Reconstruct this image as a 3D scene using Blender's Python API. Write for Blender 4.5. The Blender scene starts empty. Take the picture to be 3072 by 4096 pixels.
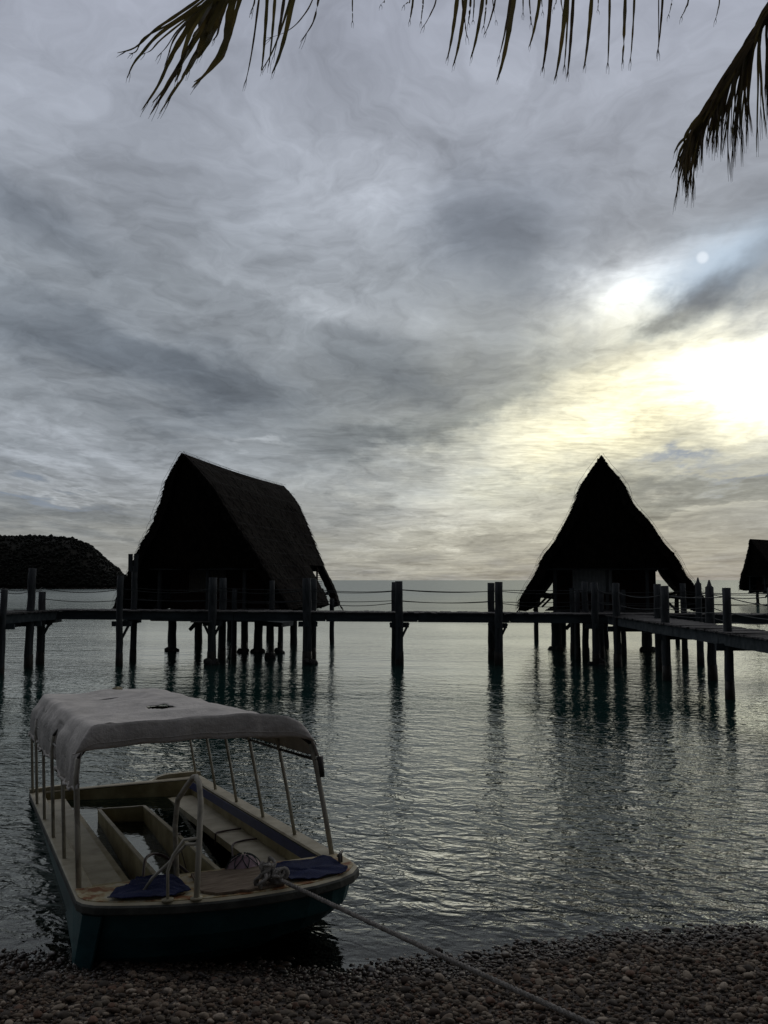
import bpy, math, random
import numpy as np
from mathutils import Vector, Matrix
random.seed(7); RNG = np.random.default_rng(7)
R = math.radians
C = bpy.context.scene.collection
scene = bpy.context.scene

# ------------------------------------------------------------------ camera
CAM = Vector((0.0, 0.0, 2.7)); PITCH = R(4.39); FPX = 3540.0
cam = bpy.data.cameras.new('camera'); cam_o = bpy.data.objects.new('camera', cam); C.objects.link(cam_o)
cam.sensor_fit = 'VERTICAL'; cam.sensor_height = 24.0; cam.lens = 24.0 * FPX / 4096.0
cam.clip_start = 0.05; cam.clip_end = 30000
cam_o.location = CAM; cam_o.rotation_euler = (R(90) + PITCH, 0, 0)
scene.camera = cam_o

def ray(u, v):
    x = (u - 1536) / FPX; y = (2048 - v) / FPX
    c, s = math.cos(PITCH), math.sin(PITCH)
    return Vector((x, c - y * s, s + y * c))
def at(u, v, Y):
    "real-world point at distance Y (metres out from the beach) seen in direction (u, v)"
    d = ray(u, v); return CAM + d * (Y / d.y)

# ------------------------------------------------------------------ node helpers
def nn(nt, t, **kw):
    n = nt.nodes.new(t)
    for k, v in kw.items():
        if k == 'inp':
            for i, x in v.items(): n.inputs[i].default_value = x
        else: setattr(n, k, v)
    return n
def math_n(nt, op, a, b=None, clamp=False):
    n = nt.nodes.new('ShaderNodeMath'); n.operation = op; n.use_clamp = clamp
    for i, x in enumerate((a, b)):
        if x is None: continue
        if isinstance(x, (int, float)): n.inputs[i].default_value = x
        else: nt.links.new(x, n.inputs[i])
    return n.outputs[0]
def vmath(nt, op, a, b=None):
    n = nt.nodes.new('ShaderNodeVectorMath'); n.operation = op
    for i, x in enumerate((a, b)):
        if x is None: continue
        if isinstance(x, (tuple, list)): n.inputs[i].default_value = x
        else: nt.links.new(x, n.inputs[i])
    return n.outputs['Value'] if op in ('LENGTH', 'DOT_PRODUCT') else n.outputs[0]
def ramp(nt, fac, stops, interp='LINEAR'):
    n = nt.nodes.new('ShaderNodeValToRGB'); cr = n.color_ramp; cr.interpolation = interp
    while len(cr.elements) < len(stops): cr.elements.new(0.5)
    for e, (p, c) in zip(cr.elements, stops):
        e.position = p; e.color = (*c, 1) if len(c) == 3 else c
    nt.links.new(fac, n.inputs[0]); return n.outputs[0]
def mixc(nt, fac, a, b, mode='MIX'):
    n = nt.nodes.new('ShaderNodeMix'); n.data_type = 'RGBA'; n.blend_type = mode
    for i, x in ((0, fac), (6, a), (7, b)):
        if isinstance(x, (int, float)): n.inputs[i].default_value = x
        elif isinstance(x, tuple): n.inputs[i].default_value = (*x, 1) if len(x) == 3 else x
        else: nt.links.new(x, n.inputs[i])
    return n.outputs[2]
def noise(nt, vec, scale, detail=4, rough=0.5, dist=0.0, out=0):
    n = nn(nt, 'ShaderNodeTexNoise', inp={'Scale': scale, 'Detail': detail, 'Roughness': rough, 'Distortion': dist})
    if vec is not None: nt.links.new(vec, n.inputs['Vector'])
    return n.outputs[out]

# ------------------------------------------------------------------ sky (overcast evening, sun veiled by cloud)
SUN_DIR = ray(2810, 1030).normalized()
SUN_EL = math.asin(SUN_DIR.z); SUN_AZ = math.atan2(SUN_DIR.x, SUN_DIR.y)
world = bpy.data.worlds.new('World'); scene.world = world; world.use_nodes = True
w = world.node_tree; w.nodes.clear()
tc = w.nodes.new('ShaderNodeTexCoord'); D = vmath(w, 'NORMALIZE', tc.outputs['Generated'])
sep = w.nodes.new('ShaderNodeSeparateXYZ'); w.links.new(D, sep.inputs[0])
dx, dy, dz = sep.outputs
dzp = math_n(w, 'ADD', math_n(w, 'MAXIMUM', dz, 0.0), 0.075)
comb = w.nodes.new('ShaderNodeCombineXYZ')
w.links.new(math_n(w, 'DIVIDE', dx, dzp), comb.inputs[0]); w.links.new(math_n(w, 'DIVIDE', dy, dzp), comb.inputs[1])
def plane_map(rot, sx, sy, off=(0, 0, 0)):
    m = w.nodes.new('ShaderNodeMapping'); m.vector_type = 'TEXTURE'; m.inputs['Rotation'].default_value = (0, 0, R(rot)); m.inputs['Scale'].default_value = (1 / sx, 1 / sy, 1)
    m.inputs['Location'].default_value = off
    w.links.new(comb.outputs[0], m.inputs['Vector']); return m.outputs[0]
pS = plane_map(-8, 1.0, 0.42)
nWarp = noise(w, pS, 1.5, 6, 0.6, 0.0, out=1)
dw = vmath(w, 'ADD', D, vmath(w, 'MULTIPLY', vmath(w, 'SUBTRACT', nWarp, (.5, .5, .5)), (0.22, 0.06, 0.17)))
def lobe(u, v, su, sv, rot, src=None, deep=0.5, power=2.0):
    c = ray(u, v).normalized()
    right = c.cross(Vector((0, 0, 1))).normalized(); up = right.cross(c).normalized()
    a = R(rot); ax = right * math.cos(a) + up * math.sin(a); bx = -right * math.sin(a) + up * math.cos(a)
    M = Matrix((ax, c, bx)).transposed()
    m = w.nodes.new('ShaderNodeMapping'); m.vector_type = 'TEXTURE'
    m.inputs['Location'].default_value = c; m.inputs['Rotation'].default_value = M.to_euler('XYZ')
    m.inputs['Scale'].default_value = (su / FPX, deep, sv / FPX)
    w.links.new(src or dw, m.inputs['Vector'])
    l = vmath(w, 'LENGTH', m.outputs[0])
    e = math_n(w, 'POWER', l, power)
    return math_n(w, 'EXPONENT', math_n(w, 'MULTIPLY', e, -1.0))
def total(items, src=None):
    acc = None
    for (u, v, su, sv, rot, amp) in items:
        g = math_n(w, 'MULTIPLY', lobe(u, v, su, sv, rot, src), amp)
        acc = g if acc is None else math_n(w, 'ADD', acc, g)
    return acc
base = ramp(w, dz, [(0.0, (.285, .282, .262)), (0.05, (.29, .29, .272)), (0.13, (.265, .28, .288)), (0.32, (.31, .328, .342)), (0.55, (.35, .36, .40)), (1.0, (.32, .33, .38))])
# broad streaks and finer texture of the cloud sheet
pw = vmath(w, 'ADD', comb.outputs[0], vmath(w, 'MULTIPLY', vmath(w, 'SUBTRACT', noise(w, plane_map(0, 1, .7), .9, 5, .6, 0, out=1), (.5, .5, .5)), (1.3, 1.3, 0)))
def warp_map(rot, sx, sy, off):
    m = w.nodes.new('ShaderNodeMapping'); m.vector_type = 'TEXTURE'; m.inputs['Rotation'].default_value = (0, 0, R(rot)); m.inputs['Scale'].default_value = (1 / sx, 1 / sy, 1)
    m.inputs['Location'].default_value = off; w.links.new(pw, m.inputs['Vector']); return m.outputs[0]
n1 = noise(w, warp_map(-8, 1.0, .55, (0, 0, 0)), 1.25, 10, 0.61, 0.2)
n2 = noise(w, warp_map(40, 1.0, .7, (3, 1, 0)), 3.4, 10, 0.62, 0.15)
n4 = noise(w, warp_map(-30, 1.0, .8, (5, 2, 0)), 10.0, 8, 0.60, 0.1)
n5 = noise(w, plane_map(8, 1.0, 2.6, (5, 2, 0)), 9.0, 5, 0.55, 0.2)
tex = math_n(w, 'ADD', math_n(w, 'MULTIPLY', math_n(w, 'SUBTRACT', n1, .5), 1.45), math_n(w, 'MULTIPLY', math_n(w, 'SUBTRACT', n2, .5), 0.95))
tex = math_n(w, 'ADD', tex, math_n(w, 'MULTIPLY', math_n(w, 'SUBTRACT', n4, .5), 0.62))
tex = math_n(w, 'ADD', tex, math_n(w, 'MULTIPLY', math_n(w, 'MULTIPLY', math_n(w, 'SUBTRACT', n5, .5), 0.9), lobe(2300, 1800, 900, 260, 0)))
bright = total([(2530, 1180, 175, 160, -35, .75), (2420, 1330, 220, 150, 0, .26), (3160, 1420, 380, 125, 18, 2.0), (2700, 1480, 620, 180, 8, .18), (2120, 1820, 600, 220, 26, .30), (2600, 1740, 760, 190, 2, .27), (2150, 2000, 620, 130, 0, .14), (2500, 2200, 900, 60, 0, .05), (2350, 1540, 520, 230, 24, .14),
                (1380, 800, 330, 230, 35, .09), (1420, 1200, 420, 120, -12, .09), (1050, 1150, 420, 60, -14, .07), (1000, 520, 260, 120, 20, .05), (1500, 700, 220, 120, -20, .06),
                (1950, 420, 600, 190, 10, .05), (420, 1800, 600, 60, -12, .14), (1080, 1775, 170, 16, -3, .12), (150, 1900, 330, 36, -4, .16), (330, 1985, 260, 14, -2, .12),
                (2600, 2080, 600, 30, 0, .07), (1850, 2120, 300, 16, 0, .08), (2790, 1010, 230, 100, 15, .22), (2950, 2035, 260, 14, 0, .10), (1650, 2160, 260, 10, 0, .07)])
dark = total([(1880, 860, 210, 150, -20, .38), (2160, 900, 170, 190, -45, .34), (1560, 1500, 300, 110, -18, .36), (1480, 1330, 200, 60, -10, .16), (430, 1420, 640, 85, -18, .38), (300, 1250, 500, 40, -22, .16), (60, 880, 330, 90, -28, .30),
              (1850, 1640, 420, 50, 22, .30), (1560, 1760, 330, 60, 4, .30), (2740, 1230, 165, 95, 38, .66), (3100, 930, 300, 150, 25, .45), (2560, 1370, 110, 34, 15, .40), (2880, 1130, 180, 60, 35, .30),
              (1020, 1550, 420, 80, -14, .34), (200, 2085, 560, 50, -3, .26), (1500, 1980, 500, 45, -2, .16), (2750, 1975, 420, 46, 3, .42), (1950, 1930, 350, 60, -5, .22), (2080, 1420, 220, 120, 20, .20), (700, 1680, 400, 30, -8, .14), (2400, 1550, 160, 14, -8, .12)])
toward = math_n(w, 'MULTIPLY', math_n(w, 'ADD', dy, 0.45), 0.95, clamp=True)      # sky dims away from sun, cut low behind camera to darken camera-facing sides
lum = math_n(w, 'MULTIPLY', math_n(w, 'ADD', 1.0, tex), math_n(w, 'ADD', 0.16, math_n(w, 'MULTIPLY', toward, 0.84)))
colA = vmath(w, 'MULTIPLY', base, None); w.links.new(lum, colA.node.inputs[1])
warm = math_n(w, 'ADD', lobe(2500, 1720, 1000, 480, 0), math_n(w, 'MULTIPLY', lobe(1700, 2250, 1700, 160, 0), .35), clamp=True)
bcol = mixc(w, warm, (1.0, 1.02, 1.06), (1.14, 1.07, .80))
btex = math_n(w, 'MULTIPLY', bright, math_n(w, 'ADD', 1.0, math_n(w, 'MULTIPLY', tex, 1.1)))
bb = vmath(w, 'MULTIPLY', bcol, None); w.links.new(btex, bb.node.inputs[1])
col = vmath(w, 'ADD', colA, bb)
tint_ = mixc(w, warm, (.95, .99, 1.055), (1.06, 1.03, .86)); col = mixc(w, 1.0, col, tint_, 'MULTIPLY')
kd = math_n(w, 'SUBTRACT', 1.0, math_n(w, 'MINIMUM', dark, .85))
col = mixc(w, 1.0, col, mixc(w, math_n(w, 'MULTIPLY', dark, 2.0, clamp=True), (1, 1, 1), (.94, .99, 1.05)), 'MULTIPLY')
m_ = vmath(w, 'MULTIPLY', col, None); w.links.new(kd, m_.node.inputs[1]); col = m_
# veiled sun: bluish thin cloud and the faint disc
col = mixc(w, math_n(w, 'MULTIPLY', lobe(2830, 1050, 230, 120, 15), .6), col, (.62, .78, .95), 'MIX')
disc = math_n(w, 'MULTIPLY', math_n(w, 'SUBTRACT', lobe(2810, 1030, 21, 21, 0, D, deep=.2, power=6), .0), 0.38)
col = mixc(w, disc, col, (1.1, 1.15, 1.2))
# gaps of clear sky
sky = nn(w, 'ShaderNodeTexSky', sky_type='NISHITA', sun_disc=False, sun_elevation=SUN_EL, sun_rotation=SUN_AZ)
skyc = vmath(w, 'MULTIPLY', sky.outputs[0], (0.05, 0.05, 0.062))
gap = math_n(w, 'ADD', math_n(w, 'MULTIPLY', lobe(2760, 1855, 190, 26, 6), 1.0), math_n(w, 'ADD', math_n(w, 'MULTIPLY', lobe(3020, 1905, 150, 18, 4), .8), math_n(w, 'MULTIPLY', lobe(120, 2010, 330, 20, -3), .6)), clamp=True)
col = mixc(w, math_n(w, 'MULTIPLY', gap, .75), col, (.20, .26, .36))
col = mixc(w, 0.03, col, skyc)
bg = nn(w, 'ShaderNodeBackground'); bg.inputs[1].default_value = 1.0; w.links.new(col, bg.inputs[0])
wo = w.nodes.new('ShaderNodeOutputWorld'); w.links.new(bg.outputs[0], wo.inputs[0])
world.cycles.sampling_method = 'MANUAL'; world.cycles.sample_map_resolution = 1024

sun = bpy.data.lights.new('sun', 'SUN'); sun.energy = 0.5; sun.angle = R(140); sun.color = (1.0, .95, .85)
sun_o = bpy.data.objects.new('sun', sun); C.objects.link(sun_o)
sun_o.rotation_euler = SUN_DIR.to_track_quat('Z', 'Y').to_euler()
vs = scene.view_settings; vs.view_transform = 'Standard'; vs.look = 'None'; vs.gamma = 1; vs.exposure = 0; vs.use_curve_mapping = False
scene.cycles.max_bounces = 6; scene.cycles.transparent_max_bounces = 12; scene.cycles.caustics_reflective = False; scene.cycles.caustics_refractive = False

# ------------------------------------------------------------------ materials
def mat(name, col, col2=None, scale=5, rough=.8, bump=0, bscale=20, stretch=(1, 1, 1), spec=.3, detail=6, col3=None, coord='Object', lo=.35, hi=.65, translucent=0):
    m = bpy.data.materials.new(name); m.use_nodes = True; nt = m.node_tree; b = nt.nodes['Principled BSDF']
    b.inputs['Roughness'].default_value = rough; b.inputs['Specular IOR Level'].default_value = spec
    t = nt.nodes.new('ShaderNodeTexCoord'); mp = nt.nodes.new('ShaderNodeMapping'); mp.inputs['Scale'].default_value = stretch
    nt.links.new(t.outputs[coord], mp.inputs[0]); vec = mp.outputs[0]
    if col2 is not None:
        st = [(lo, col), (hi, col2)] + ([(min(hi + .12, 1), col3)] if col3 else [])
        c = ramp(nt, noise(nt, vec, scale, detail, .6, .3), st); nt.links.new(c, b.inputs['Base Color'])
    else: b.inputs['Base Color'].default_value = (*col, 1)
    if bump:
        bn = nt.nodes.new('ShaderNodeBump'); bn.inputs['Strength'].default_value = bump; bn.inputs['Distance'].default_value = .02
        nt.links.new(noise(nt, vec, bscale, 6, .65), bn.inputs['Height']); nt.links.new(bn.outputs[0], b.inputs['Normal'])
    if translucent:
        tr = nt.nodes.new('ShaderNodeBsdfTranslucent'); src = b.inputs['Base Color']
        if src.links: nt.links.new(src.links[0].from_socket, tr.inputs[0])
        else: tr.inputs[0].default_value = src.default_value
        mx = nt.nodes.new('ShaderNodeMixShader'); mx.inputs[0].default_value = translucent
        nt.links.new(b.outputs[0], mx.inputs[1]); nt.links.new(tr.outputs[0], mx.inputs[2]); nt.links.new(mx.outputs[0], nt.nodes['Material Output'].inputs[0])
    return m
M = {}
M['timber'] = mat('timber', (.035, .04, .042), (.085, .09, .092), 3, .85, .6, 9, (6, 6, .8))
M['timber_wet'] = mat('timber_wet', (.015, .014, .011), (.045, .038, .03), 4, .5, .8, 9, (3, 3, .8))
M['deck'] = mat('deck', (.06, .058, .056), (.13, .122, .115), 2.5, .85, .5, 12, (1, 5, 5))
M['beam'] = mat('beam', (.035, .045, .05), (.08, .095, .10), 1.4, .85, .5, 8, (.8, 5, 4))
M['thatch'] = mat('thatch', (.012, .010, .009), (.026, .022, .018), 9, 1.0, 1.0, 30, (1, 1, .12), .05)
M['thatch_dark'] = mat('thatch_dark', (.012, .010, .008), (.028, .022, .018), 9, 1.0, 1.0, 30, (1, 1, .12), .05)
M['wall_wood'] = mat('wall_wood', (.030, .014, .010), (.055, .024, .018), 4, .8, .4, 12, (5, 5, .6))
M['blind'] = mat('blind', (.16, .14, .12), (.24, .21, .18), 14, .9, .3, 60, (1, 1, 8))
M['pale_panel'] = mat('pale_panel', (.50, .53, .55), (.60, .63, .65), 2, .7)
M['concrete'] = mat('concrete', (.03, .028, .024), (.08, .075, .07), 5, .9, .8, 14)
M['rope_dark'] = mat('rope_dark', (.05, .055, .055))
M['net'] = mat('net', (.05, .052, .052))
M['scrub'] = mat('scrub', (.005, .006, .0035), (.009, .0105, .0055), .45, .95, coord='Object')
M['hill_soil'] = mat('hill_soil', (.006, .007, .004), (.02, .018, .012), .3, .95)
M['shore_rock'] = mat('shore_rock', (.03, .022, .018), (.07, .05, .04), .6, .9)
M['leaf'] = mat('leaf', (.08, .072, .026), (.13, .095, .034), 3, .6, 0, 20, (1, 1, 1), .3, col3=(.15, .085, .03), translucent=.5)
M['leaf_dry'] = mat('leaf_dry', (.06, .047, .026), (.11, .075, .033), 4, .7, 0, translucent=.4)
M['palm_bark'] = mat('palm_bark', (.07, .06, .05), (.16, .14, .12), 2, .95, 1, 8, (1, 1, 6))
M['hull'] = mat('hull', (.008, .040, .044), (.024, .085, .09), 3, .5, .25, 25, (1, .5, 1.5), .2, col3=(.05, .08, .078), detail=9)
M['gelcoat'] = mat('gelcoat', (.24, .205, .125), (.42, .375, .26), 3.5, .55, .2, 20, detail=9, lo=.3, hi=.6)
M['gelcoat_dirty'] = mat('gelcoat_dirty', (.21, .165, .075), (.42, .36, .20), 3.0, .6, .3, 20, detail=10, lo=.35, hi=.62)
M['foredeck'] = mat('foredeck', (.24, .10, .04), (.44, .36, .20), 7, .7, .6, 22, detail=11, lo=.42, hi=.50, col3=(.52, .48, .36))
M['plywood'] = mat('plywood', (.12, .085, .055), (.26, .205, .15), 6, .8, .5, 18, (1, 4, 1), detail=10)
M['blue'] = mat('blue', (.010, .015, .052), (.018, .026, .080), 9, .9, .7, 90)
M['blue_paint'] = mat('blue_paint', (.010, .018, .10), (.02, .03, .14), 6, .5)
M['pipe'] = mat('pipe', (.26, .24, .19), (.46, .43, .35), 8, .5, .2, 30, (1, 1, .5), lo=.38, hi=.5)
M['steel'] = mat('steel', (.04, .035, .03), (.10, .09, .08), 12, .5)
M['buoy'] = mat('buoy', (.24, .15, .17), (.36, .26, .29), 9, .55, .2, 20)
M['buoy_net'] = mat('buoy_net', (.02, .03, .03))
M['rope'] = mat('rope', (.24, .22, .19), (.44, .41, .37), 30, .95, 1.0, 120)
M['hose'] = mat('hose', (.02, .012, .012), (.05, .02, .02), 8, .5)

def cloth_mat():
    m = mat('canvas', (.50, .47, .43), (.70, .655, .60), 4, .9, 1.0, 5, (1, 1, 1), .15, detail=9)
    m.node_tree.nodes['Bump'].inputs['Distance'].default_value = .035
    nt = m.node_tree; b = nt.nodes['Principled BSDF']
    t = nt.nodes.new('ShaderNodeTexCoord'); src = b.inputs['Base Color'].links[0].from_socket
    mp = nt.nodes.new('ShaderNodeMapping'); mp.vector_type = 'TEXTURE'; mp.name = 'stain_place'; mp.inputs['Location'].default_value = (.72, 2.3, 1.12)
    mp.inputs['Scale'].default_value = (.34, .30, .5); nt.links.new(t.outputs['Object'], mp.inputs[0])
    l = vmath(nt, 'LENGTH', mp.outputs[0]); n = noise(nt, t.outputs['Object'], 6, 8, .7, .8)
    f = math_n(nt, 'MULTIPLY', math_n(nt, 'SUBTRACT', 1.0, l, clamp=True), math_n(nt, 'MULTIPLY', math_n(nt, 'SUBTRACT', n, .38), 3.0, clamp=True), clamp=True)
    c = mixc(nt, math_n(nt, 'MULTIPLY', f, .75), src, (.34, .13, .10))
    g = math_n(nt, 'MULTIPLY', math_n(nt, 'SUBTRACT', noise(nt, t.outputs['Object'], 2.2, 10, .75, 1.0), .55), 3.0, clamp=True)
    c = mixc(nt, math_n(nt, 'MULTIPLY', g, .35), c, (.30, .24, .18))
    nt.links.new(c, b.inputs['Base Color'])
    tr = nt.nodes.new('ShaderNodeBsdfTranslucent'); nt.links.new(c, tr.inputs[0]); mx = nt.nodes.new('ShaderNodeMixShader'); mx.inputs[0].default_value = .05
    nt.links.new(b.outputs[0], mx.inputs[1]); nt.links.new(tr.outputs[0], mx.inputs[2]); nt.links.new(mx.outputs[0], nt.nodes['Material Output'].inputs[0])
    return m
M['canvas'] = cloth_mat()

def pebble_mat(name, use_attr):
    m = bpy.data.materials.new(name); m.use_nodes = True; nt = m.node_tree; b = nt.nodes['Principled BSDF']
    if use_attr: a = nn(nt, 'ShaderNodeAttribute', attribute_name='tint').outputs['Fac']
    else: a = nt.nodes.new('ShaderNodeObjectInfo').outputs['Random']
    c = ramp(nt, a, [(0, (.060, .047, .038)), (.16, (.125, .100, .080)), (.32, (.115, .108, .095)), (.48, (.17, .150, .128)), (.62, (.050, .045, .040)), (.76, (.24, .225, .20)), (.86, (.13, .085, .065)), (.93, (.34, .325, .30))], 'CONSTANT')
    g = nt.nodes.new('ShaderNodeNewGeometry'); n = noise(nt, g.outputs['Position'], 55, 5, .7)
    c = mixc(nt, 1.0, c, ramp(nt, n, [(.3, (.62, .52, .42)), (.7, (1.30, 1.12, .92))]), 'MULTIPLY')
    s = nt.nodes.new('ShaderNodeSeparateXYZ'); nt.links.new(g.outputs['Position'], s.inputs[0])
    wob = math_n(nt, 'MULTIPLY', math_n(nt, 'SUBTRACT', noise(nt, g.outputs['Position'], 2.0, 3), .5), .10)
    wet = math_n(nt, 'MULTIPLY', math_n(nt, 'SUBTRACT', .15, math_n(nt, 'ADD', s.outputs[2], wob)), 16.0, clamp=True)   # stones washed by the swash
    c = mixc(nt, wet, c, mixc(nt, 1.0, c, (.38, .36, .36), 'MULTIPLY'))
    nt.links.new(c, b.inputs['Base Color'])
    nt.links.new(math_n(nt, 'SUBTRACT', .85, math_n(nt, 'MULTIPLY', wet, .55)), b.inputs['Roughness'])
    b.inputs['Specular IOR Level'].default_value = .4
    return m
M['pebble'] = pebble_mat('pebble', False); M['pebbles'] = pebble_mat('pebbles', True)

def water_mat(name, calm=False):
    m = bpy.data.materials.new(name); m.use_nodes = True; nt = m.node_tree; nt.nodes.clear()
    g = nt.nodes.new('ShaderNodeNewGeometry'); P = g.outputs['Position']
    s = nt.nodes.new('ShaderNodeSeparateXYZ'); nt.links.new(P, s.inputs[0])
    def mp(rot, sx, sy):
        q = nt.nodes.new('ShaderNodeMapping'); q.vector_type = 'TEXTURE'; q.inputs['Rotation'].default_value = (0, 0, R(rot)); q.inputs['Scale'].default_value = (1 / sx, 1 / sy, 1)
        nt.links.new(P, q.inputs[0]); return q.outputs[0]
    if calm:
        h = math_n(nt, 'MULTIPLY', noise(nt, mp(20, 1, 1), 9, 3, .5), .0035)
    else:
        # wind patches
        patch = math_n(nt, 'MULTIPLY', math_n(nt, 'SUBTRACT', noise(nt, mp(-12, .05, .11), 1.0, 3, .5), .36), 3.6, clamp=True)
        near = math_n(nt, 'MULTIPLY', math_n(nt, 'SUBTRACT', s.outputs[1], 6.5), 1.0, clamp=True)   # ripples die out in the last metres of shallow water
        h1 = math_n(nt, 'MULTIPLY', noise(nt, mp(-16, .9, 1.4), 1.5, 2, .45, .6), .10)
        h2 = math_n(nt, 'MULTIPLY', noise(nt, mp(-26, 1.2, 1.9), 3.0, 2, .45, 1.0), .080)
        h3 = math_n(nt, 'MULTIPLY', noise(nt, mp(14, 1.0, 1.5), 8.5, 2, .5, .6), .026)
        h4 = math_n(nt, 'MULTIPLY', noise(nt, mp(4, .25, .9), .8, 2, .5, .3), .03)
        fine = math_n(nt, 'MULTIPLY', math_n(nt, 'ADD', h2, math_n(nt, 'ADD', h1, h3)), math_n(nt, 'ADD', .30, math_n(nt, 'MULTIPLY', patch, .95)))
        calmer = math_n(nt, 'SUBTRACT', 1.0, math_n(nt, 'MULTIPLY', math_n(nt, 'MULTIPLY', math_n(nt, 'SUBTRACT', s.outputs[1], 8.0), .12, clamp=True), .72))
        fine = math_n(nt, 'MULTIPLY', fine, calmer)
        h = math_n(nt, 'MULTIPLY', math_n(nt, 'ADD', fine, h4), math_n(nt, 'ADD', .12, math_n(nt, 'MULTIPLY', near, .88)))
    bn = nt.nodes.new('ShaderNodeBump'); bn.inputs['Strength'].default_value = 1.0; bn.inputs['Distance'].default_value = 1.0
    nt.links.new(h, bn.inputs['Height'])
    fr = nt.nodes.new('ShaderNodeFresnel'); fr.inputs[0].default_value = 1.33; nt.links.new(bn.outputs[0], fr.inputs[1])
    gl = nt.nodes.new('ShaderNodeBsdfGlossy'); nt.links.new(bn.outputs[0], gl.inputs['Normal']); gl.inputs['Color'].default_value = (.96, 1, .98, 1)
    if calm: gl.inputs['Roughness'].default_value = .02
    else: nt.links.new(math_n(nt, 'ADD', .03, math_n(nt, 'MULTIPLY', math_n(nt, 'DIVIDE', math_n(nt, 'SUBTRACT', s.outputs[1], 15.0, ), 150.0, clamp=True), .20)), gl.inputs['Roughness'])
    tr = nt.nodes.new('ShaderNodeBsdfTransparent'); df = nt.nodes.new('ShaderNodeBsdfDiffuse'); df.inputs[0].default_value = (.007, .030, .026, 1)
    mx = nt.nodes.new('ShaderNodeMixShader')
    if calm: mx.inputs[0].default_value = .12; tr.inputs[0].default_value = (.75, .72, .6, 1)
    else:
        tr.inputs[0].default_value = (.62, .70, .66, 1)
        dep = math_n(nt, 'MAXIMUM', math_n(nt, 'SUBTRACT', s.outputs[1], 6.7), 0)
        nt.links.new(math_n(nt, 'SUBTRACT', 1.0, math_n(nt, 'EXPONENT', math_n(nt, 'MULTIPLY', dep, -.34))), mx.inputs[0])
    nt.links.new(tr.outputs[0], mx.inputs[1]); nt.links.new(df.outputs[0], mx.inputs[2])
    m2 = nt.nodes.new('ShaderNodeMixShader')
    if calm: nt.links.new(fr.outputs[0], m2.inputs[0])
    else:      # unresolved ripples far out keep the mean reflectance of a rough sea
        cap = math_n(nt, 'SUBTRACT', 1.0, math_n(nt, 'MULTIPLY', math_n(nt, 'DIVIDE', math_n(nt, 'SUBTRACT', s.outputs[1], 8.0), 70.0, clamp=True), .62))
        nt.links.new(math_n(nt, 'MINIMUM', fr.outputs[0], cap), m2.inputs[0])
    nt.links.new(mx.outputs[0], m2.inputs[1]); nt.links.new(gl.outputs[0], m2.inputs[2])
    o = nt.nodes.new('ShaderNodeOutputMaterial'); nt.links.new(m2.outputs[0], o.inputs[0]); return m
M['sea'] = water_mat('sea_water'); M['bilge'] = water_mat('bilge_water', True)

# ------------------------------------------------------------------ mesh helpers
class MB:
    def __init__(s): s.v = []; s.f = []
    def add(s, vs, fs):
        n = len(s.v); s.v += [tuple(p) for p in vs]; s.f += [tuple(i + n for i in f) for f in fs]; return s
    def box(s, c, size, rot=None, jit=0):
        hx, hy, hz = [a / 2 for a in size]; q = rot or Matrix.Identity(3); c = Vector(c)
        vs = [c + q @ Vector((x * hx + random.uniform(-jit, jit), y * hy + random.uniform(-jit, jit), z * hz + random.uniform(-jit, jit))) for x in (-1, 1) for y in (-1, 1) for z in (-1, 1)]
        return s.add(vs, [(0, 1, 3, 2), (4, 6, 7, 5), (0, 4, 5, 1), (2, 3, 7, 6), (0, 2, 6, 4), (1, 5, 7, 3)])
    def bar(s, a, b, wd, ht, up=(0, 0, 1), jit=0):
        a, b = Vector(a), Vector(b); y = (b - a).normalized(); x = y.cross(Vector(up)).normalized(); z = x.cross(y)
        return s.box((a + b) / 2, (wd, (b - a).length, ht), Matrix((x, y, z)).transposed(), jit)
    def tube(s, pts, rad, n=8, cap=True):
        pts = [Vector(p) for p in pts]; k = len(pts); rad = rad if isinstance(rad, (list, tuple)) else [rad] * k
        ref = None; vs = []
        for i in range(k):
            t = (pts[min(i + 1, k - 1)] - pts[max(i - 1, 0)]).normalized()
            if ref is None: ref = t.orthogonal().normalized()
            ref = (ref - t * ref.dot(t)).normalized(); bb = t.cross(ref)
            vs += [pts[i] + (ref * math.cos(6.28318 * j / n) + bb * math.sin(6.28318 * j / n)) * rad[i] for j in range(n)]
        fs = [(i * n + j, i * n + (j + 1) % n, (i + 1) * n + (j + 1) % n, (i + 1) * n + j) for i in range(k - 1) for j in range(n)]
        if cap: fs += [tuple(reversed(range(n))), tuple((k - 1) * n + j for j in range(n))]
        return s.add(vs, fs)
    def grid(s, rows, closed=False):
        nc = len(rows[0]); vs = [p for r in rows for p in r]
        fs = []
        for i in range(len(rows) - 1):
            for j in range(nc if closed else nc - 1):
                j2 = (j + 1) % nc; fs.append((i * nc + j, i * nc + j2, (i + 1) * nc + j2, (i + 1) * nc + j))
        return s.add(vs, fs)
    def prism(s, poly, z0, z1):
        n = len(poly); vs = [(p[0], p[1], z0) for p in poly] + [(p[0], p[1], z1) for p in poly]
        return s.add(vs, [tuple(reversed(range(n))), tuple(range(n, 2 * n))] + [(i, (i + 1) % n, n + (i + 1) % n, n + i) for i in range(n)])
    def mesh(s, name, m, smooth=False):
        me = bpy.data.meshes.new(name); me.from_pydata(s.v, [], s.f); me.materials.append(m)
        if smooth: me.polygons.foreach_set('use_smooth', [True] * len(me.polygons))
        me.update(); return me
    def build(s, name, m, parent=None, smooth=False, **kw):
        o = bpy.data.objects.new(name, s.mesh(name, m, smooth)); C.objects.link(o)
        if parent: o.parent = parent
        return tag(o, **kw)
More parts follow.
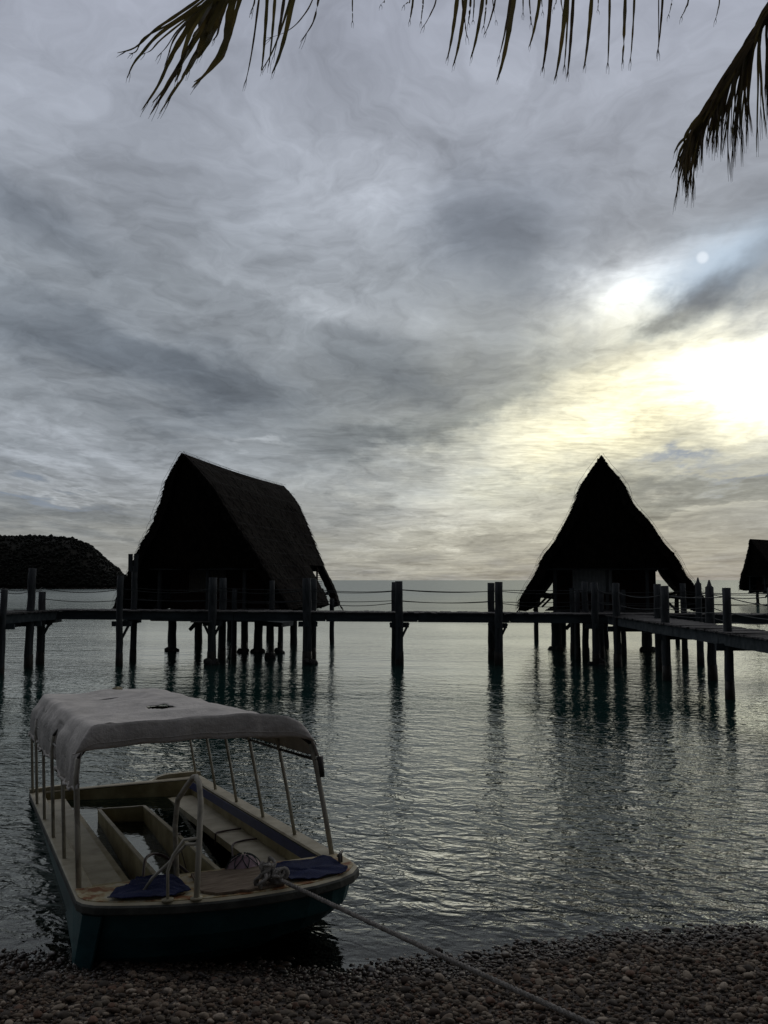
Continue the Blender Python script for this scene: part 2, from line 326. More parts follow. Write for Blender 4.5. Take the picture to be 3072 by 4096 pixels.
def tag(o, label=None, cat=None, group=None, kind=None):
    if label: o['label'] = label
    if cat: o['category'] = cat
    if group: o['group'] = group
    if kind: o['kind'] = kind
    return o
def empty(name, loc=(0, 0, 0), rot=None, **kw):
    o = bpy.data.objects.new(name, None); C.objects.link(o); o.location = loc; o.empty_display_size = .2
    if rot is not None: o.rotation_euler = rot
    return tag(o, **kw)
def inst(name, me, parent, loc=(0, 0, 0), rot=(0, 0, 0), sc=(1, 1, 1)):
    o = bpy.data.objects.new(name, me); C.objects.link(o); o.parent = parent; o.location = loc; o.rotation_euler = rot; o.scale = sc; return o
def solidify(o, t, off=1):
    md = o.modifiers.new('solid', 'SOLIDIFY'); md.thickness = t; md.offset = off; return o
def vnoise(x, y, seed=0):
    "cheap smooth noise, arrays in, -1..1"
    x = np.asarray(x, float); y = np.asarray(y, float); r = np.random.default_rng(seed); o = 0
    for k in range(6):
        a = r.uniform(0, 6.28); fq = r.uniform(.6, 1.9); ph = r.uniform(0, 6.28)
        o = o + np.sin(fq * (x * math.cos(a) + y * math.sin(a)) + ph)
    return o / 3.2

# ------------------------------------------------------------------ beach, seabed, sea
def beach_z(x, y):
    x = np.asarray(x, float); y = np.asarray(y, float)
    shore = np.interp(x, [-60, -6, -3, -1.8, -.3, .73, 1.4, 2.3, 3.3, 6, 60], [6.2, 6.4, 6.55, 6.35, 6.42, 6.55, 6.84, 6.92, 7.12, 7.3, 12]) + .05 * np.sin(x * 3.1) + .03 * np.sin(x * 7.3 + 1)
    d = shore - y
    z = np.where(d > 0, 1.35 * (1 - np.exp(-d * .155)), d * .17)
    z = np.maximum(z, -3.2)
    return z + .02 * vnoise(x * 2, y * 2, 3) * np.clip(1.5 - np.abs(d) * .1, 0.3, 1)
def sheet(name, xs, ys, fz, m, **kw):
    X, Y = np.meshgrid(xs, ys); Z = fz(X, Y); nx, ny = len(xs), len(ys)
    me = bpy.data.meshes.new(name); v = np.stack([X, Y, Z], -1).reshape(-1, 3)
    i = np.arange(nx * ny).reshape(ny, nx); f = np.stack([i[:-1, :-1], i[:-1, 1:], i[1:, 1:], i[1:, :-1]], -1).reshape(-1, 4)
    me.from_pydata(v.tolist(), [], f.tolist()); me.materials.append(m); me.polygons.foreach_set('use_smooth', [True] * len(f))
    o = bpy.data.objects.new(name, me); C.objects.link(o); return tag(o, **kw)
M['shingle'] = mat('shingle', (.05, .042, .036), (.16, .135, .115), 24, .9, 1.0, 40, coord='Object')
xs = np.concatenate([np.linspace(-60, -6, 28), np.linspace(-5.8, 5.8, 150), np.linspace(6, 60, 28)])
ys = np.concatenate([np.linspace(-40, 3.5, 30), np.linspace(3.6, 12, 110), np.linspace(12.3, 40, 30)])
beach = sheet('beach', xs, ys, beach_z, M['shingle'], label='sloping beach of coral pebbles and shells in the foreground', kind='structure')
M['seabed'] = mat('seabed', (.03, .035, .03), (.06, .065, .05), .2, .95)
sheet('seabed', np.linspace(-9000, 9000, 3), np.array([39.5, 300, 9500]), lambda x, y: x * 0 - 3.25, M['seabed'], label='sandy sea floor under the lagoon', kind='structure')
sea = sheet('sea', np.array([-9000, -300, -40, 0, 40, 300, 9000.]), np.array([4.5, 10, 30, 100, 600, 9000.]), lambda x, y: x * 0, M['sea'], label='calm rippled lagoon reaching the horizon', kind='structure')

# pebbles
def ico(sub):
    import bmesh
    bm = bmesh.new(); bmesh.ops.create_icosphere(bm, subdivisions=sub, radius=1)
    v = np.array([p.co[:] for p in bm.verts]); f = np.array([[q.index for q in p.verts] for p in bm.faces]); bm.free(); return v, f
IV, IF = ico(2); IV1, IF1 = ico(1)
def stone_shape(r, d=None):
    d = IV.copy() if d is None else d.copy(); n = np.zeros(len(d))
    for k in range(5):
        a = r.normal(size=3); n += np.sin(d @ a * 1.6 + r.uniform(0, 6)) * .09
    d = d * (1 + n)[:, None]
    for k in range(3):                       # flattened facets
        a = r.normal(size=3); a /= np.linalg.norm(a); p = d @ a; cut = r.uniform(.62, .85); d = d - np.outer(np.maximum(p - cut, 0), a)
    return d * np.array([1, r.uniform(.65, .9), r.uniform(.42, .65)])
shapes = [stone_shape(RNG) for _ in range(14)]; small = [stone_shape(RNG, IV1 * 1.08) for _ in range(14)]
def euler_m(n):
    a = RNG.uniform(0, 6.28, n); t = RNG.normal(0, .28, n); p = RNG.uniform(0, 6.28, n)
    ca, sa, ct, st = np.cos(a), np.sin(a), np.cos(t), np.sin(t); z = np.zeros(n); o = np.ones(n)
    Rz = np.stack([ca, -sa, z, sa, ca, z, z, z, o], -1).reshape(n, 3, 3); Rx = np.stack([o, z, z, z, ct, -st, z, st, ct], -1).reshape(n, 3, 3)
    cp, sp = np.cos(p), np.sin(p); Rp = np.stack([cp, -sp, z, sp, cp, z, z, z, o], -1).reshape(n, 3, 3)
    return Rp @ Rx @ Rz
def scatter(n, x0, x1, y0, y1):
    x = RNG.uniform(x0, x1, n); y = RNG.uniform(y0, y1, n); r = np.clip(RNG.lognormal(math.log(.0132), .38, n), .007, .036); return x, y, r
x1_, y1_, r1_ = scatter(66000, -4.6, 4.8, 3.5, 8.3)
keep = np.abs(x1_) < .50 * y1_ + 1.1; x1_, y1_, r1_ = x1_[keep], y1_[keep], r1_[keep]
z1_ = beach_z(x1_, y1_) + r1_ * .35 + RNG.uniform(0, .016, len(x1_))
# the 300 that show largest become single stones
inview = (np.abs(x1_) < .43 * y1_) & (y1_ > 4.95)
score = np.where(inview, r1_ / y1_, 0); big = np.argsort(-score)[:300]; isbig = np.zeros(len(x1_), bool); isbig[big] = True
stone_me = []
for k, sh in enumerate(shapes):
    me = bpy.data.meshes.new('pebble'); me.from_pydata(sh.tolist(), [], IF.tolist()); me.materials.append(M['pebble']); me.polygons.foreach_set('use_smooth', [True] * len(IF)); stone_me.append(me)
for i in big:
    inst('pebble', stone_me[i % 14], beach, (x1_[i], y1_[i], z1_[i] + .006), (random.uniform(-.3, .3), random.uniform(-.3, .3), random.uniform(0, 6.28)), [r1_[i] * 1.05] * 3)
idx = np.where(~isbig)[0]; n = len(idx); Rm = euler_m(n); IV, IF = IV1, IF1; V = np.empty((n, len(IV), 3), np.float32)
for k in range(14):
    q = np.arange(n) % 14 == k
    V[q] = np.einsum('nij,vj->nvi', Rm[q], small[k]) * r1_[idx][q][:, None, None] + np.stack([x1_[idx][q], y1_[idx][q], z1_[idx][q]], -1)[:, None]
F = (IF[None] + (np.arange(n) * len(IV))[:, None, None]).reshape(-1)
me = bpy.data.meshes.new('pebble_bed'); me.vertices.add(n * len(IV)); me.vertices.foreach_set('co', V.reshape(-1))
nf = n * len(IF); me.loops.add(nf * 3); me.loops.foreach_set('vertex_index', F.astype(np.int32)); me.polygons.add(nf); me.polygons.foreach_set('loop_start', np.arange(nf, dtype=np.int32) * 3)
me.polygons.foreach_set('use_smooth', np.ones(nf, bool))
a = me.attributes.new('tint', 'FLOAT', 'FACE'); a.data.foreach_set('value', np.repeat(RNG.uniform(0, 1, n), len(IF)).astype(np.float32))
me.materials.append(M['pebbles']); me.update(calc_edges=True)
IV, IF = ico(2)
o = bpy.data.objects.new('pebble_bed', me); C.objects.link(o); o.parent = beach; tag(o, kind='stuff')

# ------------------------------------------------------------------ headland
def hill_h(x, y):
    # long wooded ridge rising from the water on the left
    pts = [(-600, 16.5), (140, 17), (253, 16.6), (304, 15.8), (359, 14), (401, 11.2), (443, 8.1), (472, 6.6), (498, 4.0), (525, 3.3), (560, 2.2), (610, 0), (700, -1)]
    Xw = (x / y) * FPX + 1536     # bearing of each metre of shore, seen from the beach
    top = np.interp(Xw, [p[0] for p in pts], [p[1] for p in pts])
    b = np.clip((y - 266) / 24, 0, 1); bk = np.clip((400 - y) / 90, 0, 1)
    return top * np.sin(b * math.pi / 2) ** .75 * bk ** .6
hx = np.linspace(-260, -66, 170); hy = np.concatenate([np.linspace(262, 300, 40), np.linspace(304, 430, 24)])
hill = sheet('headland', hx, hy, lambda x, y: hill_h(x, y) - .35 + .25 * vnoise(x * .6, y * .6, 5) * .4, M['hill_soil'], label='low rounded headland covered with dark scrub, across the water on the left', kind='structure')
V, F = ico(1); vv, ff = [], []
for k in range(10500):
    x = random.uniform(-200, -68); y = 266 + 70 * random.random() ** 2.2; h = float(hill_h(np.array(x), np.array(y)))
    if h < .9: continue
    r = random.uniform(.2, .55) * (1.4 if random.random() < .06 else 1); q = V * (1 + RNG.uniform(-.35, .35, len(V)))[:, None] * r * np.array([1, 1, random.uniform(.7, 1.2)]) + np.array([x, y, h - .1 + r * .2])
    n0 = len(vv); vv += q.tolist(); ff += (F + n0).tolist()
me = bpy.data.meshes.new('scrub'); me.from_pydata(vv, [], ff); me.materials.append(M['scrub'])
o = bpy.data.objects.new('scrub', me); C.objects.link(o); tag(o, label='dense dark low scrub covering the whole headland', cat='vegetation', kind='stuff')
vv, ff = [], []
for k in range(420):
    x = random.uniform(-200, -74); y = 266.5 + random.uniform(-.8, 1.2); r = random.uniform(.2, .55)
    q = V * (1 + RNG.uniform(-.3, .3, len(V)))[:, None] * r * np.array([1.6, 1, .6]) + np.array([x, y, .1]); n0 = len(vv); vv += q.tolist(); ff += (F + n0).tolist()
me = bpy.data.meshes.new('shore_rocks'); me.from_pydata(vv, [], ff); me.materials.append(M['shore_rock'])
o = bpy.data.objects.new('shore_rocks', me); C.objects.link(o); tag(o, label='thin line of reddish rocks at the foot of the headland', cat='rocks', kind='stuff')

# ------------------------------------------------------------------ jetties
def log_mesh(h, r, m, lean=(0, 0), point=False, z0=-1.0, n=10):
    b = MB(); pts = []; rad = []; k = 9
    for i in range(k + 1):
        t = i / k; z = z0 + (h - z0) * t; pts.append((lean[0] * t + random.uniform(-.012, .012), lean[1] * t + random.uniform(-.012, .012), z)); rad.append(r * (1.07 - .12 * t) * random.uniform(.96, 1.04))
    if point:
        pts += [(pts[-1][0], pts[-1][1], h + .04), (pts[-1][0], pts[-1][1], h + .2)]; rad += [r * .55, .02]
    b.tube(pts, rad, n); return b
def add_post(par, x, y, top, r=.11, point=False, foot=0, lean=(0, 0), name='post'):
    wet = log_mesh(.55, r * 1.02, None, (0, 0), False); 
    o = log_mesh(top, r, None, lean, point).build(name, M['timber'], par, True); o.location = (x, y, 0)
    b = MB(); b.tube([(0, 0, -1), (lean[0] * .3, lean[1] * .3, .12), (lean[0] * .36, lean[1] * .36, .40)], [r * 1.14, r * 1.12, r * 1.06], 10)
    w_ = b.build('tide_growth', M['timber_wet'], o, True)
    if foot:
        b = MB()
        for k in range(7):
            a = random.uniform(0, 6.28); rr = random.uniform(.07, .12) * foot; q = IV * (1 + RNG.uniform(-.15, .15, len(IV)))[:, None] * rr
            c = np.array([math.cos(a) * r * random.uniform(.8, 1.5) * foot, math.sin(a) * r * 1.2, random.uniform(-.08, .1)]); b.add((q + c).tolist(), IF.tolist())
        f = b.build('footing', M['concrete'], par); f.location = (x, y, 0)
    return o
def walkway(par, a, b, z0, z1, width, pitch=.165, skip=0.0):
    a, b = Vector((a[0], a[1], 0)), Vector((b[0], b[1], 0)); L = (b - a).length; d = (b - a) / L; nrm = Vector((d.y, -d.x, 0)); n = int(L / pitch)
    ang = math.atan2(d.y, d.x)
    protos = []
    for k in range(6):
        m_ = MB(); m_.box((0, 0, 0), (pitch * .93, width + .12, .035), jit=.006); protos.append(m_.mesh('plank', M['deck']))
    for i in range(n):
        t = (i + .5) / n; p = a + d * (L * t); z = z0 + (z1 - z0) * t - .0175 + random.uniform(-.005, .006)
        inst('plank', random.choice(protos), par, (p.x + nrm.x * random.uniform(-.03, .03), p.y + nrm.y * random.uniform(-.03, .03), z), (random.uniform(-.01, .01), random.uniform(-.012, .012), ang + random.uniform(-.012, .012)), (1, random.uniform(.98, 1.02), 1))
    # side beams in lengths of about three metres
    k = max(1, round(L / 3.0))
    for s in (-1, 1):
        for i in range(k):
            p = a + d * (L * i / k + .01) + nrm * s * (width / 2 - .05); q = a + d * (L * (i + 1) / k - .01) + nrm * s * (width / 2 - .05)
            za = z0 + (z1 - z0) * i / k - .045 - .13; zb = z0 + (z1 - z0) * (i + 1) / k - .045 - .13
            p.z = za; q.z = zb; MB().bar(p, q, .075, .26 + random.uniform(-.01, .01), jit=.004).build('beam', M['beam'], par)
def crosshead(par, x, y, z, ang, L):
    d = Vector((math.cos(ang), math.sin(ang), 0)); c = Vector((x, y, z)); MB().bar(c - d * L / 2, c + d * L / 2, .09, .16, jit=.006).build('crosshead', M['beam'], par)
def brace(par, a, b, t=.07): MB().bar(a, b, t, t, jit=.004).build('brace', M['timber'], par)
def rope_line(par, a, b, sag, r=.012, name='rope'):
    a, b = Vector(a), Vector(b); pts = []
    for i in range(13):
        t = i / 12; p = a.lerp(b, t); p.z -= sag * 4 * t * (1 - t); pts.append(p)
    MB().tube(pts, r, 5).build(name, M['rope_dark'], par, True)
def rope_run(par, ps, hs=(.72, .36), sag=.09):
    for (p, q) in zip(ps[:-1], ps[1:]):
        for h in hs:
            rope_line(par, (p[0], p[1], p[2] + h + random.uniform(-.03, .03)), (q[0], q[1], q[2] + h + random.uniform(-.03, .03)), sag * random.uniform(.3, 1.6))

# main jetty, running across in front of the huts
J = empty('jetty', (0, 0, 0), label='long timber jetty with rope rails crossing in front of the two thatched huts', cat='jetty')
dz_at = lambda x: 1.73 - .0075 * (x + 11)
walkway(J, (-10.9, 29.55), (7.1, 29.65), dz_at(-10.9), dz_at(7.1), 1.25, .185)
walkway(J, (7.1, 29.65), (15.5, 29.1), dz_at(7.1), 1.585, 1.25, .20)
mainx = [(-11.1, 2.32, .125), (-8.36, 2.84, .105), (-5.57, 2.78, .135), (-2.48, 2.76, .145), (.50, 2.66, .130), (3.69, 2.64, .135), (6.85, 2.62, .12), (10.1, 2.58, .105), (13.4, 2.6, .11)]
near, far = [], []
for i, (x, tp, r) in enumerate(mainx):
    zz = dz_at(x); yo = -.0 if x < 7 else -.35
    yn = {1: 28.25, 3: 28.9}.get(i, 28.82) + yo
    ft = {2: 1.3, 3: 1.2, 6: 1.2}.get(i, 0)
    add_post(J, x, yn, tp, r, point=(i == 7), foot=ft, lean=(random.uniform(-.05, .05), 0))
    if i == 1:
        p = add_post(J, -8.36, 29.75, 3.15, .105)
        for s in (-1, 1):
            b_ = MB().box((s * .092, -.13, 3.27), (.145, .03, .60), Matrix.Rotation(s * .012, 3, 'Y')).build('sign_board', M['timber'], J); b_.location = (-8.38, 29.75, 0)
        far.append((-8.36, 29.75, zz))
    elif i > 0:
        xo = {0: -.02, 2: .05, 4: -.12, 5: -.02}.get(i, .02)
        add_post(J, x + xo, 30.35 + yo, tp + random.uniform(-.04, .06), r * .95, lean=(random.uniform(-.04, .04), 0)); far.append((x + xo, 30.25 + yo, zz))
    near.append((x, yn, zz)); crosshead(J, x, 29.6 + yo, zz - .38, R(90), 1.9)
    crosshead(J, x, yn + .14, zz - .40, 0, .62)
    brace(J, (x, yn + .05, zz - .95), (x + .30, yn + .05, zz - .34)); brace(J, (x, yn + .05, zz - .95), (x - .30, yn + .05, zz - .34)) if i in (4, 5, 2) else None
rope_run(J, near); rope_run(J, far, sag=.05)
MB().box((-5.9, 28.72, dz_at(-6) - .34), (.62, .30, .03)).build('cap_board', M['deck'], J)

# left walkway
LW = empty('jetty', (0, 0, 0), label='short timber walkway branching toward the shore at the far left edge of the photo', cat='jetty')
walkway(LW, (-11.16, 28.85), (-12.6, 22.0), 1.735, 1.70, 1.25, .185)
lp = []
for (x, y, tp, r) in [(-11.12, 25.9, 2.43, .10), (-11.03, 27.7, 3.06, .125), (-11.75, 23.0, 2.5, .11)]:
    add_post(LW, x, y, tp, r, lean=(.05, 0)); lp.append((x, y, 1.72)); crosshead(LW, x - .6, y, 1.34, .1, 1.9)
    add_post(LW, x - 1.5, y + .2, tp, r * .9)
lp = [lp[1], lp[0], lp[2]]; rope_run(LW, [(-11.1, 28.82, 1.73)] + lp, (.72, .62), .05); rope_run(LW, [(p[0] - 1.5, p[1] + .2, p[2]) for p in lp], (.72, .4), .06)
brace(LW, (-11.15, 25.9, .9), (-11.9, 25.9, 1.5)); MB().bar((-11.2, 27.4, 1.36), (-11.7, 25.0, 1.30), .08, .18).build('beam', M['beam'], LW)
MB().bar((-11.0, 28.7, 1.0), (-10.62, 28.75, 1.45), .07, .07).build('brace', M['timber'], LW)

# walkway to the shore on the right
SW = empty('jetty', (0, 0, 0), label='timber walkway with plank deck running from the main jetty toward the beach on the right', cat='jetty')
walkway(SW, (7.80, 28.78), (8.48, 18.0), 1.575, 1.50, 1.18, .125); walkway(SW, (8.48, 18.0), (9.2, 9.5), 1.50, 1.45, 1.18, .3)
sn, sf = [], []
for (x, y, tp, r, side, pt, ft) in [(7.30, 27.9, 2.60, .12, 0, 0, 0), (8.25, 26.7, 2.58, .115, 1, 0, 0), (7.66, 24.2, 2.54, .115, 0, 0, 0), (8.90, 24.2, 2.50, .12, 1, 1, 0), (7.88, 20.4, 2.52, .10, 0, 0, 0), (9.02, 20.6, 2.52, .10, 1, 0, 0), (8.1, 16.3, 2.5, .11, 0, 0, 0), (9.3, 16.4, 2.5, .11, 1, 0, 0), (8.5, 11, 2.5, .1, 0, 0, 0), (9.7, 11, 2.5, .1, 1, 0, 0)]:
    add_post(SW, x, y, tp, r, bool(pt), ft, lean=(-.04 if side else -.02, 0)); (sf if side else sn).append((x, y, 1.53))
    if not side: crosshead(SW, x + .6, y, 1.17, 0, 1.8)
rope_run(SW, [(6.85, 28.82, 1.6)] + sn, (.78, .42), .10); rope_run(SW, sf, (.78, .42, .15), .10)
MB().box((8.0, 25.9, 1.17), (.85, .45, .035)).build('step', M['deck'], SW)

# ------------------------------------------------------------------ thatched huts
PROF_L = [(7.10, 0), (6.9, .16), (6.55, .43), (6.05, .76), (5.5, 1.0), (5.0, 1.22), (4.55, 1.48), (4.15, 1.76), (3.67, 2.14), (3.3, 2.33), (2.97, 2.48), (2.4, 2.82), (2.0, 3.06), (1.62, 3.16)]
PROF_R = [(7.10, 0), (6.9, .14), (6.55, .43), (6.05, .80), (5.5, 1.03), (5.0, 1.46), (4.55, 1.80), (4.15, 2.08), (3.67, 2.46), (3.3, 2.68), (2.97, 2.84), (2.4, 3.26), (2.0, 3.5), (1.62, 3.62)]
PROF_S = [(7.10, 0), (6.9, .14), (6.55, .34), (6.05, .62), (5.5, .92), (5.0, 1.22), (4.55, 1.50), (4.15, 1.76), (3.67, 2.08), (3.3, 2.30), (2.97, 2.50), (2.4, 2.86), (2.0, 3.06), (1.62, 3.20)]
PROF_SL = [(7.10, 0), (6.9, .22), (6.55, .52), (6.05, .84), (5.5, 1.06), (5.0, 1.34), (4.55, 1.6), (4.15, 1.9), (3.67, 2.25), (3.3, 2.5), (2.97, 2.75), (2.4, 3.15), (2.0, 3.4), (1.62, 3.58)]
PROF_SR = [(7.10, 0), (6.9, .22), (6.55, .52), (6.05, .90), (5.5, 1.20), (5.0, 1.45), (4.55, 1.68), (4.15, 1.90), (3.67, 2.18), (3.3, 2.38), (2.97, 2.56), (2.4, 2.90), (2.0, 3.10), (1.62, 3.24)]
def hut(loc, phi, label, PL, PR, opening=False, blind='blind', landing=False, detail=True, Lr=11.1, seed=1):
    random.seed(seed); rs = np.random.default_rng(seed)
    H = empty('hut', (loc[0], loc[1], 0), (0, 0, -phi), label=label, cat='hut', group='thatched huts on stilts over the water')
    sf = lambda z: 2.05 * (7.1 - z) / 5.5 if z < 7.1 else 0
    def face(side, prof, name):
        zs = [p[0] for p in prof]; ts = [p[1] for p in prof]; rows = []; NS = 44; NZ = 46
        zz = np.linspace(7.1, 1.62, NZ); tt = np.interp(-zz, [-z for z in zs], ts)
        P = np.zeros((NZ, NS, 3))
        for i in range(NZ):
            s0 = sf(zz[i]); s1 = Lr - sf(zz[i]) * .93
            for j in range(NS):
                s = s0 + (s1 - s0) * j / (NS - 1)
                bump = .045 * float(vnoise(s * 2.2, zz[i] * 3.1, seed)) + .05 * float(vnoise(s * .7, zz[i] * .9, seed + 4)) + rs.uniform(-.018, .018)
                ridge = -.07 * math.sin(math.pi * j / (NS - 1)) if i < 4 else 0
                eave = (.05 * float(vnoise(s * 4, 0, seed + 9)) if i == NZ - 1 else 0)
                P[i, j] = (side * max(0, tt[i] + bump * (1 if i > 0 else 0)), s + (rs.uniform(-.05, .05) if j in (0, NS - 1) else 0), zz[i] + ridge + eave)
        b = MB(); vs = P.reshape(-1, 3).tolist(); fs = []
        for i in range(NZ - 1):
            for j in range(NS - 1):
                s = P[i, j, 1]; z = P[i, j, 2]
                if opening and side > 0:
                    # the thatch is cut away near the back corner, above the little terrace
                    e = sf(z); back = Lr - e * .93
                    if 1.62 < z < 3.42 and back - 2.5 + (3.4 - z) * .35 < s < back - .50 - max(0, 2.1 - z) * .2: continue
                q = (i * NS + j, i * NS + j + 1, (i + 1) * NS + j + 1, (i + 1) * NS + j)
                fs.append(q if side > 0 else q[::-1])
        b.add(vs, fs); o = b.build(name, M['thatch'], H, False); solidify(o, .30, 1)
        vg = o.vertex_groups.new(name='thickness')
        for vi, p_ in enumerate(vs): vg.add([vi], min(1, max(.03, (abs(p_[0]) - .05) * 1.2)), 'REPLACE')
        o.modifiers[0].vertex_group = 'thickness'; return P
    PLg = face(-1, PL, 'roof'); PRg = face(1, PR, 'roof')
    # ridge roll
    b = MB(); b.tube([(rs.uniform(-.02, .02), .12 + (Lr - .25) * i / 30, 6.97 - .07 * math.sin(math.pi * i / 30) + rs.uniform(-.02, .02)) for i in range(31)], [.10 * rs.uniform(.85, 1.15) for _ in range(31)], 8); b.build('ridge_cap', M['thatch'], H, True)
    # loose ends of thatch that roughen every edge and face
    b = MB()
    for (P, side) in ((PLg, -1), (PRg, 1)):
        NZ, NS = P.shape[:2]
        for k in range(2600 if detail else 500):
            i = rs.integers(0, NZ - 1); j = rs.choice([0, 1, NS - 1, NS - 2]) if rs.random() < .35 else rs.integers(0, NS)
            if rs.random() < .12: i = NZ - 1
            p = Vector(P[i, j]); dn = Vector((side * .45, rs.normal(0, .25), -1)).normalized(); l = rs.uniform(.12, .34); wd = Vector((rs.normal(), rs.normal(), 0)).normalized() * rs.uniform(.006, .016)
            out = Vector((side, 0, .4)) * rs.uniform(.0, .06)
            if opening and side > 0 and 1.6 < p.z < 3.4 and p.y > 6.3: continue
            e = Vector((0, -rs.uniform(0, .10) if j < 3 else (rs.uniform(0, .1) if j > NS - 4 else 0), 0))
            b.add([p - wd, p + wd, p + dn * l + out + e], [(0, 1, 2)])
    b.build('thatch_ends', M['thatch'], H, kind='stuff')
    # gables: thatch sheets set back inside the prow
    for rear in (0, 1):
        rows = []
        for z in np.linspace(7.0, 3.18, 22):
            tl = np.interp(-z, [-p[0] for p in PL], [p[1] for p in PL]) - .12; tr = np.interp(-z, [-p[0] for p in PR], [p[1] for p in PR]) - .12
            s = sf(z) + .45; s = s if not rear else Lr - s * .97
            rows.append([(-max(tl, 0) + (max(tl, 0) + max(tr, 0)) * q / 12, s + rs.uniform(-.03, .03), z + rs.uniform(-.02, .02)) for q in range(13)])
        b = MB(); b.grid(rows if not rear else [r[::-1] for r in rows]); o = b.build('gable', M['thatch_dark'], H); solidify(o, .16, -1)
        s = (sf(3.18) + .40) if not rear else Lr - (sf(3.18) + .4) * .97
        MB().bar((-2.1, s, 3.14), (2.3, s, 3.14), .12, .14).build('lintel', M['timber'], H)
        s = (sf(5.0) + .36) if not rear else Lr - (sf(5.0) + .4) * .97
        if not rear: MB().bar((-1.15, s, 5.12), (1.3, s, 5.12), .05, .05).build('lath', M['timber'], H)
    # walls of upright boards
    z0, z1 = 1.58, 3.6; bw = .19
    pro = MB().box((0, 0, 0), (bw * .95, .03, z1 - z0), jit=.003).mesh('board', M['wall_wood'])
    xs_ = np.arange(-1.85, 1.86, bw)
    for s in (3.35, 9.55):
        for x in xs_:
            if s < 4 and 1.05 < x < 1.75: continue          # doorway
            hgt = (2.20 - z0) if (s < 4 and -1.15 < x < .28) else (z1 - z0)
            inst('board', pro, H, (x, s + rs.uniform(-.006, .006), z0 + hgt / 2), (0, 0, 0), (1, 1, hgt / (z1 - z0)))
    for x in (-1.9, 1.9):
        MB().box((x, 6.45, (z0 + z1) / 2 - .2), (.05, 6.15, z1 - z0 - .4)).build('side_wall', M['wall_wood'], H)
    wn = MB(); x0, x1, za, zb = -1.22, .36, 2.20, 3.16
    for (c, sz) in (((x0, 3.31, (za + zb) / 2), (.07, .08, zb - za)), ((x1, 3.31, (za + zb) / 2), (.07, .08, zb - za)), (((x0 + x1) / 2, 3.31, za), (x1 - x0 + .14, .09, .06))): wn.box(c, sz)
    fr = wn.build('window_frame', M['wall_wood'], H)
    rows = [[(x0 + .04 + (x1 - x0 - .08) * i / 30, 3.33 + .018 * math.sin(i * 1.9) + rs.uniform(-.004, .004), zb - (zb - za) * j / 12) for i in range(31)] for j in range(13)]
    bl = MB(); bl.grid(rows); solidify(bl.build('window_blind', M[blind], fr), .006)
    MB().box((1.4, 3.45, 2.55), (.66, .04, 1.9)).build('door', M['wall_wood'], H)
    # porch posts and stilts
    for (x, s) in ((-1.78, 2.1), (.12, 2.12), (1.55, 2.1)): MB().box((x, s, 2.36), (.12, .12, 1.55)).build('porch_post', M['timber'], H)
    for (x, s, r) in ((-1.86, 3.39, .17), (-1.9, 5.9, .155), (-1.86, 9.3, .15), (1.58, 3.5, .17), (1.66, 7.6, .15), (1.75, 9.9, .15), (.0, 6.2, .15), (-.2, 9.8, .14)):
        o = log_mesh(1.45, r, None).build('stilt', M['timber'], H, True); o.location = (x, s, 0)
        if r > .16:
            f = MB()
            for k in range(6):
                a = random.uniform(0, 6.28); q = IV * (1 + rs.uniform(-.15, .15, len(IV)))[:, None] * .12; f.add((q + np.array([math.cos(a) * .2, math.sin(a) * .2, random.uniform(-.06, .06)])).tolist(), IF.tolist())
            f = f.build('footing', M['concrete'], H); f.location = (x, s, 0)
    for (x, s) in ((-3.0, 8.6), (3.05, 8.6)):
        o = log_mesh(1.9, .10, None).build('eave_post', M['timber'], H, True); o.location = (x, s, 0)
    # floor: boards on joists
    pl = MB().box((0, 0, 0), (4.3, .24, .035), jit=.004).mesh('floor_board', M['deck'])
    for k in range(32): inst('floor_board', pl, H, (rs.uniform(-.03, .03), 2.0 + .25 * k, 1.56))
    for x in (-1.8, 0, 1.8): MB().bar((x, 1.95, 1.43), (x, 9.9, 1.43), .12, .22).build('joist', M['beam'], H)
    for s in (2.2, 4.8, 7.4, 9.7): MB().bar((-2.15, s, 1.25), (2.15, s, 1.25), .12, .14).build('crossbeam', M['beam'], H)
    # struts that hold the sweeping tails of the roof off the wall
    for s in (3.3, 8.2):
        for side, x in ((-1, 2.85), (1, 3.0)):
            MB().tube([(side * 1.9, s, 2.0), (side * x, s + .1, 2.12)], .06, 6).build('strut', M['timber'], H); MB().tube([(side * 1.9, s, 2.14), (side * (x - .05), s - .1, 1.98)], .05, 6).build('strut', M['timber'], H)
            MB().tube([(side * 2.7, s, 1.5), (side * 2.15, s, 2.05)], .05, 6).build('strut', M['timber'], H)
    MB().tube([(-1.5, 4.2, .75), (-.9, 4.2, 1.4)], .08, 6).build('strut', M['timber'], H)
    if opening:
        # terrace with lattice panel seen through the cut in the thatch
        lt = MB()
        for k in range(9):
            lt.bar((2.25, 9.05 + k * .09, 2.45), (2.25, 9.05 + k * .09, 3.15), .02, .02)
            lt.bar((2.25, 9.03, 2.47 + k * .085), (2.25, 9.8, 2.47 + k * .085), .02, .02)
        lt.build('lattice', M['timber'], H)
        MB().box((2.27, 8.95, 2.6), (.07, .07, 1.3)).build('terrace_post', M['wall_wood'], H)
    if landing:
        MB().box((3.15, 1.1, 1.20), (.75, 1.3, .16), Matrix.Rotation(.06, 3, 'Y')).build('landing', M['beam'], H)
